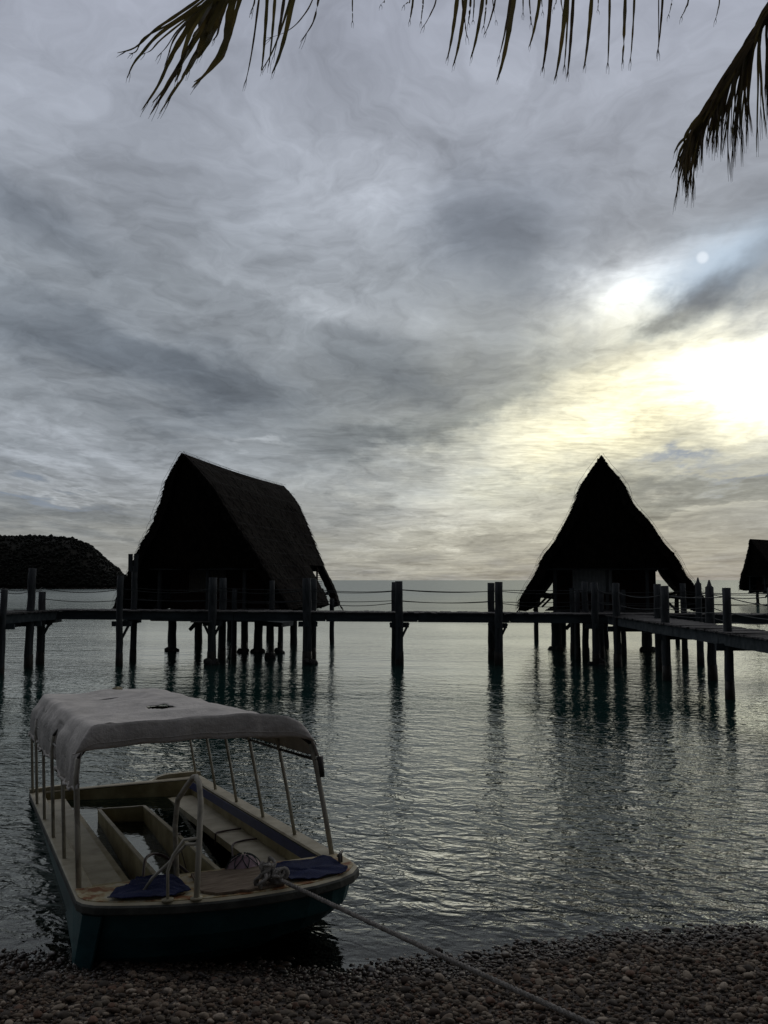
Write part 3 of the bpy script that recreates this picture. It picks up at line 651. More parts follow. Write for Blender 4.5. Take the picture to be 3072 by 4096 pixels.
    if detail:
        # wire netting stretched over the thatch, standing off it a little
        b = MB()
        for (P, side) in ((PLg, -1), (PRg, 1)):
            NZ, NS = P.shape[:2]
            off = np.zeros((NZ, NS, 3)); amp = .06 + .05 * vnoise(np.arange(NS)[None] * .25, np.arange(NZ)[:, None] * .22, seed + 20)
            off[..., 0] = side * np.clip(amp, .01, .14); off[..., 2] = .05; Q = P + off
            Q[:, 0, 1] -= .05; Q[:, -1, 1] += .06
            for i in range(0, NZ - 1):
                for j in range(0, NS, 4):
                    if opening and side > 0 and i > 28 and j > 26: continue
                    b.tube([Q[i, j], Q[i + 1, j]], .005, 3, False)
            for i in range(0, NZ, 4):
                for j in range(NS - 1):
                    if opening and side > 0 and i > 28 and j > 26: continue
                    b.tube([Q[i, j], Q[i, j + 1]], .005, 3, False)
        b.build('netting', M['net'], H)
    return H
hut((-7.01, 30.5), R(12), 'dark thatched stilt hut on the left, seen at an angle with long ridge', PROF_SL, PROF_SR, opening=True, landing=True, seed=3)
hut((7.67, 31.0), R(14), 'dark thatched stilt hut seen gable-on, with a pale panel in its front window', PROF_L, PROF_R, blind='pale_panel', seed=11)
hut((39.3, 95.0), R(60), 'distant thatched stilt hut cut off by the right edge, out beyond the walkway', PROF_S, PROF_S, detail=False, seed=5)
# link decks from the jetty to the huts
for (a, b, z, posts, lab) in [((-4.6, 30.32), (-4.45, 32.75), 1.66, [(-3.94, 31.2, 2.68, 1.1), (-3.86, 33.2, 2.62, 1.1), (-5.28, 31.4, 2.4, 0), (-5.24, 33.5, 2.36, 1.1)], 'short plank bridge joining the jetty to the left thatched hut'),
                              ((7.35, 30.32), (7.95, 32.9), 1.58, [(6.62, 30.5, 2.36, 0), (7.62, 31.2, 2.3, 0), (6.9, 32.6, 2.4, 0), (8.65, 32.2, 2.35, 0)], 'short plank bridge joining the jetty to the gable-on hut')]:
    B_ = empty('jetty', (0, 0, 0), label=lab, cat='jetty'); walkway(B_, a, b, z, z, 1.25, .19)
    for (x, y, t, f) in posts: add_post(B_, x, y, t, .095, foot=f)
    rope_run(B_, [(posts[0][0], posts[0][1], z), (posts[1][0], posts[1][1], z)]); rope_run(B_, [(posts[2][0], posts[2][1], z), (posts[3][0], posts[3][1], z)])

# ------------------------------------------------------------------ boat
random.seed(21)
BO = Vector((-2.147, 6.385, .454)); YAW, PIT, ROLL = .440, .069, .040
ex = Vector((math.cos(YAW) * math.cos(ROLL), math.sin(YAW) * math.cos(ROLL), math.sin(ROLL))); ey = Vector((-math.sin(YAW) * math.cos(PIT), math.cos(YAW) * math.cos(PIT), -math.sin(PIT)))
ey = (ey - ex * ey.dot(ex)).normalized(); ez = ex.cross(ey)
BM = Matrix((ex, ey, ez)).transposed()
boat = empty('boat', BO, BM.to_euler(), label='old flat-bowed turquoise boat with canvas canopy, half full of water, moored at the beach', cat='boat')
def bl(p): return BM.transposed() @ (Vector(p) - BO)       # world to boat space
L_, W0, W1 = 5.15, 1.98, 2.02
def outline(inset=0, bow=0, z=0, stern=0, n=22):
    "clockwise perimeter from stern-left round the bow to stern-right"
    pts = [(0 + inset, L_ + .12 - inset - stern), (0 + inset, 3.6), (0 + inset, 1.8), (0 + inset, .35)]
    bc = [(0.0, .06), (.03, -.04), (.10, -.14), (.22, -.24), (.40, -.36), (.60, -.48), (.82, -.575), (1.05, -.64), (1.28, -.675), (1.52, -.68), (1.72, -.64), (1.86, -.56), (1.95, -.44), (1.98, -.30)]
    cx = .99
    for (x, y) in bc:
        k = 1 - inset / .99; pts.append((cx + (x - cx) * k, y + bow + inset))
    pts += [(1.98 - inset, .1), (1.99 - inset, 1.8), (2.0 - inset, 3.4), (2.02 - inset, L_ - .35 - inset - stern)]
    return [(x, y, z) for x, y in pts]
b = MB()
def rake(r, k):   # the flat bow is undercut more and more toward its right-hand corner
    return [(x, y + k * max(0, min(x, 2)) ** 1.6 * max(0, min(1, (.6 - y) / .8)), z) for x, y, z in r]
rings = [outline(.0, 0, -.075), rake(outline(.03, .03, -.085), 0), rake(outline(.035, .05, -.25), .03), rake(outline(.04, .09, -.40), .12), rake(outline(.07, .13, -.50), .22), outline(.30, .60, -.55)]
b.grid(rings, closed=True); n = len(rings[0]); b.f.append(tuple((len(rings) - 1) * n + i for i in range(n)))
hull = b.build('hull', M['hull'], boat, False)
b = MB(); b.grid([outline(.15, .14, -.012), outline(.135, .12, 0.0), outline(.012, .01, 0), outline(.001, .001, -.010)], closed=True)
b.build('gunwale', M['gelcoat'], boat)
M['rim'] = mat('rim', (.035, .037, .032), (.085, .085, .07), 4, .75, .4, 30, detail=9, lo=.38, hi=.62, col3=(.12, .11, .085))  # rim's dirt, plus the shade of its side face put into the colour
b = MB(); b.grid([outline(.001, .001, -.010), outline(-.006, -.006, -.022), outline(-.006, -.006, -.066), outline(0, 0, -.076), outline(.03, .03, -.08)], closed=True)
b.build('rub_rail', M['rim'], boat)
# the left shoulder runs down into a sharp forefoot
b = MB(); b.add([(.0, .30, -.09), (.03, -.02, -.09), (.14, -.15, -.09), (-.01, .35, -.42), (-.045, .02, -.50), (.06, -.10, -.44), (.0, .9, -.3)], [(0, 1, 4, 3), (1, 2, 5, 4), (0, 3, 6)]); solidify(b.build('forefoot', M['hull'], boat), .02, 1)
# inner liner (sides and floor)
inn = [outline(.151, .15, -.02), outline(.17, .3, -.22), outline(.20, .42, -.46)]
b = MB(); b.grid([r[::-1] for r in inn], closed=True); b.f.append(tuple(2 * n + i for i in range(n))); b.build('liner', M['gelcoat_dirty'], boat)
# transom with outboard cut-out
prof = [(0, .0), (.0, .04), (.32, .05), (.42, .045), (.54, -.065), (.75, -.09), (1.30, -.11), (1.36, -.08), (1.50, .03), (1.60, .05), (1.96, .05), (2.02, .04), (2.02, 0)]
b = MB(); yl = lambda x: L_ + .14 - x * .19
top = [(x, yl(x), z) for x, z in prof]; bot = [(x, yl(x), -.46) for x, z in prof]; top2 = [(x, yl(x) - .10, z) for x, z in prof]; bot2 = [(x, yl(x) - .10, -.46) for x, z in prof]
b.grid([bot2, top2, top, bot]); b.build('transom', M['gelcoat'], boat)
# foredeck
dk = outline(.02, .02, 0)[3:-4]; dk = [(x, y) for x, y, z in dk if y < .3]; dk = [(.02, .33)] + dk + [(1.96, -.03)]
b = MB(); b.prism(dk[::-1], -.035, .006); b.build('foredeck', M['foredeck'], boat)
MB().bar((.14, .34, -.06), (1.84, -.02, -.06), .03, .13).build('deck_edge', M['gelcoat_dirty'], boat)
# left side bench in two ledges, right bench
def bench(poly, z, t=.035, m='gelcoat_dirty'): bb = MB(); bb.prism(poly, z - t, z); return bb.build('bench', M[m], boat)
bench([(.165, .36), (.40, .30), (.38, 4.9), (.15, 4.95)], -.075, .30, 'gelcoat'); bench([(.40, .30), (.50, .27), (.47, 4.9), (.38, 4.9)], -.15, .3)
bench([(1.545, .10), (1.83, .06), (1.84, 4.55), (1.55, 4.62)], -.19, .05, 'gelcoat')
MB().box((1.56, 2.3, -.235), (.025, 4.4, .05)).build('bench_lip', M['gelcoat'], boat)
# blue band under the right coaming and on the left inner lip
b = MB(); b.grid([[(1.835, y, -.022) for y in (.10, 1.5, 3, 4.62)], [(1.822, y, -.105) for y in (.10, 1.5, 3, 4.62)]]); solidify(b.build('blue_band', M['blue_paint'], boat), .006)
# centre well
for (p, q) in (((.66, .05), (.64, 3.86)), ((1.12, .03), (1.10, 3.66)), ((.64, 3.86), (1.10, 3.66))):
    MB().bar((*p, -.27), (*q, -.27), .028, .37, jit=.002).build('well_panel', M['gelcoat_dirty'], boat)
    MB().bar((*p, -.078), (*q, -.078), .036, .016).build('well_trim', M['gelcoat'], boat)
# water lying inside the boat
b = MB(); wz = .012
def lw(x, y):
    # boat-space x,y -> point on the level world plane z = wz
    p = BO + BM @ Vector((x, y, 0)); p = p + ez * ((wz - p.z) / ez.z); return bl(p)
rows = [[lw(.17 + 1.66 * i / 8, .55 + (L_ - .75) * j / 10 - (.19 * 1.66 * i / 8 if j == 10 else 0)) for i in range(9)] for j in range(11)]
b.grid(rows); b.build('bilge_water', M['bilge'], boat)
# canopy frame
LP = [(.05, .37), (.045, 1.40), (.035, 2.32), (.03, 3.31), (.025, 4.32), (.03, 5.15)]
RP = [(1.925, .02), (1.905, .85), (1.90, 1.76), (1.90, 2.70), (1.91, 3.63), (1.94, 4.72)]
HH = 1.13
def hoop_pts(k):
    l, r = LP[k], RP[k]; g = lambda t, z: (l[0] + (r[0] - l[0]) * t, l[1] + (r[1] - l[1]) * t, z)
    return [g(0, 0), g(.0, .45), g(.0, .80), g(.008, .93), g(.03, 1.03), g(.075, 1.11), g(.25, 1.145), g(.5, 1.17), g(.75, 1.125), g(.85, 1.06), g(.905, .97), g(.935, .87), g(.952, .72), g(.978, .36), g(1, 0)]
for k in range(6):
    r = .021 if k in (0,) else .016; p = hoop_pts(k)
    MB().tube(p[:4], r, 8).build('canopy_post', M['pipe'], boat, True); MB().tube(p[11:], r, 8).build('canopy_post', M['pipe'], boat, True)
    MB().tube([(q[0], q[1], q[2] - (.05 if 0 < i_ < 8 else 0)) for i_, q in enumerate(p[3:12])], .013, 8).build('hoop', M['steel'], boat, True)
for s in (0, 1):
    MB().tube([(hoop_pts(k)[3 if s == 0 else 12][0], hoop_pts(k)[3 if s == 0 else 12][1], .86 if s == 0 else .74) for k in range(6)], .013, 6).build('rail', M['steel'], boat, True)
MB().tube([(RP[0][0] - .045, RP[0][1] + .02, .60), (RP[0][0] - .05, RP[0][1] + .02, .76)], .03, 8).build('sleeve', M['steel'], boat, True)
# canopy cloth: sagging sheet over the hoops, hanging lower on the left
def hp(k, t):  # position across hoop k (0..1 over the curve)
    l, r = LP[k], RP[k]; return l, r
def hole_at(u, v, z):
    d = ray(u, v); o_ = BO + ez * z; return bl(CAM + d * ((o_ - CAM).dot(ez) / d.dot(ez)))
HOLE = hole_at(648, 2822, 1.16)
M['canvas'].node_tree.nodes['stain_place'].inputs['Location'].default_value = hole_at(545, 2812, 1.16)
NX, NY = 90, 110; rows = []
prof = [(-.014, .72), (-.016, .80), (-.014, .88), (-.010, .95), (-.002, 1.0), (.018, 1.06), (.04, 1.12), (.058, 1.165), (.085, 1.178), (.14, 1.18), (.25, 1.172), (.38, 1.17), (.5, 1.17), (.62, 1.165), (.75, 1.145), (.83, 1.11), (.885, 1.05), (.915, .98), (.935, .91), (.950, .84), (.957, .77)]
cum = [0]
for a, c in zip(prof[:-1], prof[1:]): cum.append(cum[-1] + math.hypot((c[0] - a[0]) * 1.88, c[1] - a[1]))
cum = np.array(cum) / cum[-1]
for j in range(NY + 1):
    tj = j / NY; row = []
    kf = tj * 5; k0 = min(int(kf), 4); fr = kf - k0
    l = [LP[k0][q] + (LP[k0 + 1][q] - LP[k0][q]) * fr for q in (0, 1)]; l[0] += .022 * tj; r = [RP[k0][q] + (RP[k0 + 1][q] - RP[k0][q]) * fr for q in (0, 1)]
    l[1] += -.06 * (1 - tj) + .05 * tj; r[1] += -.06 * (1 - tj) + .05 * tj
    sag = math.sin(math.pi * fr)
    # the left skirt is pulled up toward the stern and torn to a point at the front post
    skirt = np.interp(tj, [0, .04, .12, .22, .30, .38, .50, .60, .75, 1.0], [.74, .70, .68, .67, .69, .74, .71, .70, .71, .72])
    for i in range(NX + 1):
        q = i / NX; x = float(np.interp(q, cum, [p[0] for p in prof])); z = float(np.interp(q, cum, [p[1] for p in prof]))
        zlo = .72
        if x < .0 and z < 1.0: z = skirt + (z - zlo) / (1.0 - zlo) * (1.0 - skirt)
        pos = [l[0] + (r[0] - l[0]) * x, l[1] + (r[1] - l[1]) * x]
        flat = math.exp(-((x - .5) / .42) ** 4)
        z -= .030 * sag * flat + .02 * float(vnoise(x * 9, tj * 16, 8)) * flat + .028 * flat * math.exp(-((x - .35) / .2) ** 2) * (.5 + .5 * math.sin(tj * 9 + 1))
        z += .05 * math.exp(-((x - .42) / .10) ** 2 - ((tj - .94) / .10) ** 2)
        if z > 1.04:      # creases pulled between the hoops and from the corners
            z -= .016 * abs(float(vnoise(x * 7 + tj * 5, tj * 9 - x * 3, 41))) * flat + .010 * abs(float(vnoise(x * 22, tj * 7, 42)))
            z += .012 * max(0, 1 - abs((x - .12) - (tj * .55)) * 30) * math.exp(-tj * 3)
        wr = math.exp(-max(0, x) * 16) * (1 if x < .3 else 0)
        pos[0] += wr * (.034 * float(vnoise(tj * 22, q * 3, 31)) + .012 * math.sin(tj * 83 + q * 9) + .02 * max(0, math.sin(tj * 19 + 1)) ** 3) * (1.0 if z < 1.05 else .3) + wr * .020
        pos[0] += .006 * float(vnoise(q * 40, tj * 30, 12))
        if i == 0: z += random.uniform(-.018, .018)
        row.append((pos[0], pos[1], z))
    rows.append(row)
vs = [p for r_ in rows for p in r_]; fs = []; nc = NX + 1
for j in range(NY):
    for i in range(NX):
        p = rows[j][i]; t = j / NY; X = p[0]
        if abs(X - HOLE[0] + .22 * (p[1] - HOLE[1])) < .085 + .12 * (p[1] - HOLE[1]) and abs(p[1] - HOLE[1]) < .17 and p[2] > 1: continue       # the hole cut in the top
        if p[0] < .10 and .29 < t < .315 and p[2] < 1.02: continue                                                            # the split seam in the left skirt
        fs.append((j * nc + i, j * nc + i + 1, (j + 1) * nc + i + 1, (j + 1) * nc + i))
b = MB(); b.add(vs, fs); cloth = b.build('canopy', M['canvas'], boat, True); solidify(cloth, .004)
# front valance hanging from the first hoop
rows = []
for jz in range(9):
    row = []
    for i in range(NX + 1):
        q = i / NX; x = float(np.interp(q, cum, [p[0] for p in prof])); z = float(np.interp(q, cum, [p[1] for p in prof]))
        if i < 2: pass
        if z < .87: z = .87
        if x < 0 and z < .98: z = .98
        l = (LP[0][0], LP[0][1] - .065); r = (RP[0][0], RP[0][1] - .065); zb = np.interp(x, [-.03, 0, .06, .15, .5, .85, .93, 1.0], [.975, .98, .99, 1.0, .995, .945, .91, .89])
        zz = z + (min(z, zb) - z) * jz / 8
        fold = (.014 * float(vnoise(x * 14, jz * .25, 51)) + .008 * abs(float(vnoise(x * 30 + jz * .5, jz * .6, 52))) + .016 * math.exp(-((x - .70) / .015) ** 2)) * (jz / 8) ** .6
        row.append((l[0] + (r[0] - l[0]) * x, l[1] + (r[1] - l[1]) * x - .004 - fold - .012 * math.sin(math.pi * jz / 8), zz - .002 + .004 * math.sin(x * 31)))
    rows.append(row)
b = MB(); b.grid(rows[::-1]); va = b.build('valance', M['canvas'], boat, True); solidify(va, .004)
hem = MB(); hem.tube([rows[6][i] for i in range(3, NX - 2)], .0035, 4); h_ = hem.build('hem', M['canvas'], va, True); h_.location.y = -.006
# scrunched lashing along the left skirt, ties on the right rail
b = MB(); pts = [(rows_[0][0] - .01, rows_[0][1], rows_[0][2]) for rows_ in [[Vector(vs[j * nc])] for j in range(0, NY, 1)]]
b.tube([(p[0] + random.uniform(-.012, .012), p[1], p[2] + random.uniform(-.012, .012)) for p in pts], [random.uniform(.008, .018) for _ in pts], 6); b.build('lashing', M['canvas'], boat, True)
b = MB(); rr = [Vector(vs[j * nc + NX]) for j in range(0, NY + 1)]
for j in range(0, NY, 3):
    q = Vector((rr[j + 1].x - .02, rr[j + 1].y, .74)); b.tube([rr[j], q], .003, 4); b.tube([q, rr[min(j + 3, NY)]], .003, 4)
b.build('tie_cord', M['rope_dark'], boat)
MB().box((1.02, L_ - .32, 1.175), (.10, .08, .05), Matrix.Rotation(.5, 3, 'Z'), .012).build('fitting', M['gelcoat'], boat)
# boarding rail: an inverted U with a bent cross bar
LEGA = [(.70, .10, 0), (.70, .10, .33), (.71, .02, .52), (.715, -.10, .62), (.72, -.24, .695), (.72, -.33, .70), (.722, -.40, .66), (.722, -.46, .54), (.722, -.49, .3), (.722, -.50, 0)]
LEGA = [(.72, .12, 0), (.72, .12, .38), (.735, .06, .58), (.76, -.14, .70), (.778, -.30, .785), (.785, -.36, .795), (.79, -.42, .76), (.787, -.46, .64), (.755, -.485, .32), (.722, -.50, 0)]
MB().tube(LEGA, .020, 10).build('boarding_rail', M['pipe'], boat, True)
MB().tube([(.755, -.485, .40), (.66, -.46, .40), (.585, -.44, .30), (.55, -.42, .20), (.545, -.41, .0)], .011, 8).build('boarding_rail', M['pipe'], boat, True)
MB().tube([(.75, -.48, .36), (.70, -.34, .34), (.60, -.2, .20), (.50, -.12, .10), (.44, -.09, .012)], .011, 8).build('boarding_rail', M['pipe'], boat, True)
for p in ((.722, -.50), (.545, -.41), (.70, .12)): MB().tube([(*p, .004), (*p, .018)], .042, 12).build('foot_plate', M['gelcoat'], boat, True)
# cleat at the right shoulder, small ring bolt at left
MB().tube([(1.83, -.36, .075), (1.91, -.24, .075)], .011, 6).build('cleat', M['steel'], boat, True)
for p in ((1.85, -.33), (1.89, -.27)): MB().tube([(*p, 0), (*p, .075)], .010, 6).build('cleat_leg', M['steel'], boat, True)
# rotten plywood sheet over the middle of the foredeck
ply = [(.86, -.52), (.90, -.53), (.97, -.56), (1.02, -.545), (1.07, -.59), (1.12, -.575), (1.17, -.60), (1.24, -.59), (1.32, -.60), (1.36, -.5), (1.33, -.05), (.82, .10), (.78, -.40)]
tag(MB().prism(ply, .010, .026).build('plywood_sheet', M['plywood'], boat), label='rotten plywood sheet with a broken front edge')
def local_thing(name, b, m, label, cat, smooth=False):
    o = b.build(name, m, None, smooth, label=label, cat=cat); o.matrix_world = Matrix.Translation(BO) @ BM.to_4x4(); return o
def wavy(poly, z, n=8):
    # thin draped mat from an outline, with a slightly raised rim
    c = (sum(p[0] for p in poly) / len(poly), sum(p[1] for p in poly) / len(poly)); rows = []
    for k in range(n + 1):
        t = k / n; rows.append([(c[0] + (p[0] - c[0]) * t, c[1] + (p[1] - c[1]) * t, z + .006 * math.sin(p[0] * 30 * t + p[1] * 17) + (.012 * random.random() if k == n else 0)) for p in poly])
    return MB().grid(rows, closed=True)
def dense(poly, m, jit):
    out = []
    for i in range(len(poly)):
        a, c = poly[i], poly[(i + 1) % len(poly)]
        for k in range(m): out.append((a[0] + (c[0] - a[0]) * k / m + random.uniform(-jit, jit), a[1] + (c[1] - a[1]) * k / m + random.uniform(-jit, jit)))
    return out
def lp_(u, v, z=.01):
    d = ray(u, v); o_ = BO + ez * z; t = (o_ - CAM).dot(ez) / d.dot(ez); q = bl(CAM + d * t); return (q.x, q.y)
matL = [lp_(*p) for p in [(429, 3604), (471, 3560), (520, 3545), (548, 3516), (582, 3519), (690, 3506), (768, 3572), (700, 3588), (600, 3600)]]
matR = [lp_(*p) for p in [(1058, 3466), (1180, 3452), (1312, 3432), (1392, 3478), (1385, 3494), (1270, 3518), (1164, 3530), (1120, 3505)]]
o = local_thing('mat', wavy(dense(matL, 6, .006), .022), M['blue'], 'torn blue mat lying on the left half of the boat foredeck', 'mat'); solidify(o, .006)
o = local_thing('mat', wavy(dense(matR, 6, .003), .018), M['blue'], 'flat blue mat covering the right corner of the boat foredeck', 'mat'); solidify(o, .006)
# buoy in its net
bp = BO + BM @ Vector((1.22, .08, -.035)); rb = .14
bu = empty('buoy', bp, label='faded pink round buoy in a dark net behind the foredeck', cat='buoy')
V2, F2 = ico(3); b = MB(); b.add((V2 * np.array([rb, rb, rb * .96])).tolist(), F2.tolist()); b.build('float', M['buoy'], bu, True)
b = MB(); rn = rb * 1.03
def sph(a, e): return (rn * math.cos(e) * math.cos(a), rn * math.cos(e) * math.sin(a), rn * math.sin(e))
for k in range(8):
    for s in (-1, 1):
        b.tube([sph(k * .785 + s * .785 * (j / 16) * 2.2, -1.25 + 2.6 * j / 16) for j in range(17)], .0038, 5)
b.build('net', M['buoy_net'], bu, True)
# mooring rope with its heap of knots
kn = BO + BM @ Vector((1.27, -.57, .065)); far_end = at(2410, 4100, 4.25); tie = kn + (far_end - kn) * 1.95
mr = empty('mooring_rope', kn, label='thick pale mooring rope knotted on the bow and stretched to the shore', cat='rope')
pts = []
for i in range(41):
    t = i / 40; p = kn.lerp(tie, t); p.z -= .02 * 4 * t * (1 - t); pts.append(p - kn)
b = MB()
for s in range(3):      # three laid strands
    q = []
    dirv = (tie - kn).normalized(); s1 = dirv.orthogonal().normalized(); s2 = dirv.cross(s1); Ltot = (tie - kn).length
    for i in range(641):
        t = i / 640; p = kn.lerp(tie, t) - kn; p.z -= .02 * 4 * t * (1 - t); a = t * Ltot / .085 * 6.283 + s * 2.094; q.append(p + (s1 * math.cos(a) + s2 * math.sin(a)) * .0072)
    b.tube(q, .0085, 5)
b.build('line', M['rope'], mr, True)
b = MB()
for k in range(17):
    c = Vector((random.uniform(-.13, .05), random.uniform(-.05, .06), random.uniform(-.03, .07))); ax = Vector((random.gauss(0, 1), random.gauss(0, 1), random.gauss(0, 1))).normalized(); u_ = ax.orthogonal().normalized(); v_ = ax.cross(u_); r_ = random.uniform(.03, .055)
    b.tube([c + (u_ * math.cos(a) + v_ * math.sin(a) * .7) * r_ + ax * .01 * math.sin(3 * a) for a in [6.283 * i / 18 for i in range(19)]], .0125, 7)
b.build('knot', M['rope'], mr, True)
# loose hose and cord inside the boat
def cord(pts, r, m, label, name, cat):
    P = [Vector(p) for p in pts]; out = []
    for i in range(len(P) - 1):
        a0 = P[max(i - 1, 0)]; a1 = P[i]; a2 = P[i + 1]; a3 = P[min(i + 2, len(P) - 1)]
        for k in range(8):
            t = k / 8; out.append(.5 * ((2 * a1) + (-a0 + a2) * t + (2 * a0 - 5 * a1 + 4 * a2 - a3) * t * t + (-a0 + 3 * a1 - 3 * a2 + a3) * t ** 3))
    out.append(P[-1]); return local_thing(name, MB().tube(out, r, 7), m, label, cat, True)
cord([(.52, .42, -.10), (.55, .55, -.02), (.62, .80, .03), (.75, .98, .0), (.90, .85, -.10), (1.0, .55, -.2)], .012, M['hose'], 'dark red hose looped over the edge of the centre well', 'hose', 'hose')
cord([(1.15, 2.0, -.09), (1.12, 1.9, -.07), (1.10, 1.75, -.16), (1.10, 1.55, -.3)], .009, M['hose'], 'dark cord hanging over the right wall of the centre well', 'cord', 'cord')
cord([(1.15, .62, -.25), (1.3, .9, -.28), (1.45, 1.25, -.25), (1.53, 1.55, -.17), (1.66, 1.72, -.18), (1.80, 1.66, -.17)], .009, M['hose'], 'black cord lying across the right bench of the boat', 'cord', 'cord')
cord([(1.52, 2.15, -.28), (1.53, 2.16, -.175), (1.62, 2.25, -.18), (1.80, 2.20, -.17)], .009, M['hose'], 'short black cord wrapped round the right bench, nearer the stern', 'cord', 'cord')

# ------------------------------------------------------------------ coconut palm leaning over the beach
random.seed(5)
palm = empty('palm_tree', (3.1, 2.05, .7), label='coconut palm whose drooping fronds hang into the top of the picture', cat='palm tree')
PL0 = Vector((3.1, 2.05, .7))
CR = Vector((4.75, 5.6, 8.9))
tp_ = [Vector((3.1, 2.05, .4)), Vector((3.3, 2.3, 2.0)), Vector((3.6, 2.9, 3.8)), Vector((4.0, 3.8, 5.8)), Vector((4.4, 4.8, 7.5)), CR - Vector((0, 0, .2))]
b = MB(); pts = []; rad = []
for i in range(60):
    t = i / 59 * (len(tp_) - 1); k = min(int(t), len(tp_) - 2); f = t - k; pts.append(tp_[k].lerp(tp_[k + 1], f) - PL0); rad.append((.19 - .07 * i / 59) * (1.06 if i % 2 else 1.0) + (.08 if i < 3 else 0))
b.tube(pts, rad, 12); b.build('trunk', M['palm_bark'], palm, True)
def ribbon(pts, wd, split=0):
    "a leaflet: folded tapering blade along the points (palm space)"
    P = [Vector(p) for p in pts]; out = []
    for i in range(len(P) - 1):
        a0 = P[max(i - 1, 0)]; a1 = P[i]; a2 = P[i + 1]; a3 = P[min(i + 2, len(P) - 1)]
        for k in range(5):
            t = k / 5; out.append(.5 * ((2 * a1) + (-a0 + a2) * t + (2 * a0 - 5 * a1 + 4 * a2 - a3) * t * t + (-a0 + 3 * a1 - 3 * a2 + a3) * t ** 3))
    out.append(P[-1]); n = len(out); L = []; m = []; Rr = []; turn = random.uniform(-.5, .5); v = []
    for i in range(n):
        t = i / (n - 1); d = (out[min(i + 1, n - 1)] - out[max(i - 1, 0)]).normalized()
        side = d.cross(Vector((0, 1, 0))).normalized(); side = (Matrix.Rotation(turn * (1 + t), 3, d) @ side); nn_ = d.cross(side)
        wv = wd * (.75 + .5 * min(t * 3, 1)) * (max(1 - t, 0) ** .65 * .85 + .06) * (1 + .10 * math.sin(i * 1.7 + turn * 9))
        v += [out[i] - side * wv / 2 + nn_ * wv * .12, out[i], out[i] + side * wv / 2 + nn_ * wv * .12]
    b = MB(); fs = []
    for i in range(n - 1):
        a = i * 3; fs += [(a, a + 1, a + 4, a + 3), (a + 1, a + 2, a + 5, a + 4)]
    b.add(v, fs)
    if split:   # frayed tip
        for s in (-1, 1):
            q0 = out[-4]; e = out[-1] + Vector((s * random.uniform(.003, .014), 0, random.uniform(-.06, -.02))); b.tube([q0, q0.lerp(e, .5) + Vector((s * .006, 0, 0)), e], [.0028, .002, .001], 4)
    return b
def leaflet(frond, pix, wpx, Y, dry=False, root=None):
    P = []
    for k, (u, v) in enumerate(pix): P.append(at(u, v, Y + .12 * math.sin(k * 1.3 + u)) - PL0)
    if root is not None: P = [root - PL0] + P
    wd = wpx * Y / FPX * 1.15
    ribbon(P, wd, split=1).build('leaflet', M['leaf_dry' if dry else 'leaf'], frond, True)
def rach(name, pts, r0, r1):
    P = [Vector(p) for p in pts]; out = []
    for i in range(len(P) - 1):
        a0 = P[max(i - 1, 0)]; a1 = P[i]; a2 = P[i + 1]; a3 = P[min(i + 2, len(P) - 1)]
        for k in range(8):
            t = k / 8; out.append(.5 * ((2 * a1) + (-a0 + a2) * t + (2 * a0 - 5 * a1 + 4 * a2 - a3) * t * t + (-a0 + 3 * a1 - 3 * a2 + a3) * t ** 3) - PL0)
    out.append(P[-1] - PL0); n = len(out)
    o = MB().tube(out, [r0 + (r1 - r0) * i / (n - 1) for i in range(n)], 8).build('frond', M['leaf_dry'], palm, True); return o, [p + PL0 for p in out]
YF = 7.0
r_pts = [CR, at(3250, -420, 6.3), at(2700, -300, 6.8), at(2200, -230, 7.0), at(1600, -190, 7.05), at(1200, -140, 7.0), at(960, -70, 7.0), at(880, 10, 6.95)]
fr1, line1 = rach('frond', r_pts, .035, .006)
def root_near(u, line):
    best = min(line, key=lambda p: abs((p.x / p.y) - ((u - 1536) / FPX) * 1.0 / (math.cos(PITCH)) * .86)); return best
centre = [(1830, 1787, 244, 20), (1862, 1811, 267, 19), (1850, 1870, 154, 9), (1883, 1872, 100, 10), (1897, 1891, 89, 6), (1930, 1881, 238, 17), (1946, 1933, 114, 8), (1970, 1987, 90, 6), (1981, 1936, 140, 9),
          (2054, 1987, 325, 23), (2042, 1989, 247, 12), (2092, 2092, 55, 6), (2117, 2126, 101, 9), (2158, 2115, 190, 14), (2167, 2172, 52, 4), (2202, 2168, 291, 17), (2225, 2214, 32, 4), (2244, 2253, 55, 6), (2266, 2219, 323, 19),
          (2274, 2255, 287, 9), (2293, 2268, 314, 14), (2367, 2335, 278, 16), (2393, 2391, 42, 5), (2438, 2430, 278, 13), (2501, 2489, 259, 14), (2536, 2519, 258, 16), (2634, 2633, 225, 8), (2650, 2629, 215, 10), (2688, 2672, 66, 6),
          (2754, 2721, 73, 7), (2878, 2860, 82, 6), (1410, 1410, 92, 6), (1538, 1521, 20, 5), (1652, 1637, 89, 9), (1693, 1682, 95, 7), (1745, 1687, 113, 6), (1640, 1612, 22, 5),
          (1019, 1004, 54, 6), (1069, 1046, 283, 15), (1101, 1074, 271, 17), (1137, 1090, 240, 17), (1173, 1087, 298, 22), (1037, 976, 351, 11), (1160, 1046, 283, 10)]
for (u0, ut, vt, wp) in centre:
    up = u0 + (u0 - ut) * .35; Y = YF + random.uniform(-.25, .25)
    bend = (ut - u0)
    leaflet(fr1, [(up, -150 - random.uniform(0, 50)), (u0, -5), (u0 + bend * .35, vt * .45), (u0 + bend * .68, vt * .78), (ut, vt)], wp, Y, random.random() < .3)
leaflet(fr1, [(1290, -150), (1250, 0), (1205, 75), (1160, 118), (1110, 142), (1055, 154)], 7, 7.05, True)
leaflet(fr1, [(1300, -150), (1274, 0), (1262, 60), (1245, 105), (1200, 170)], 11, 6.95, True)
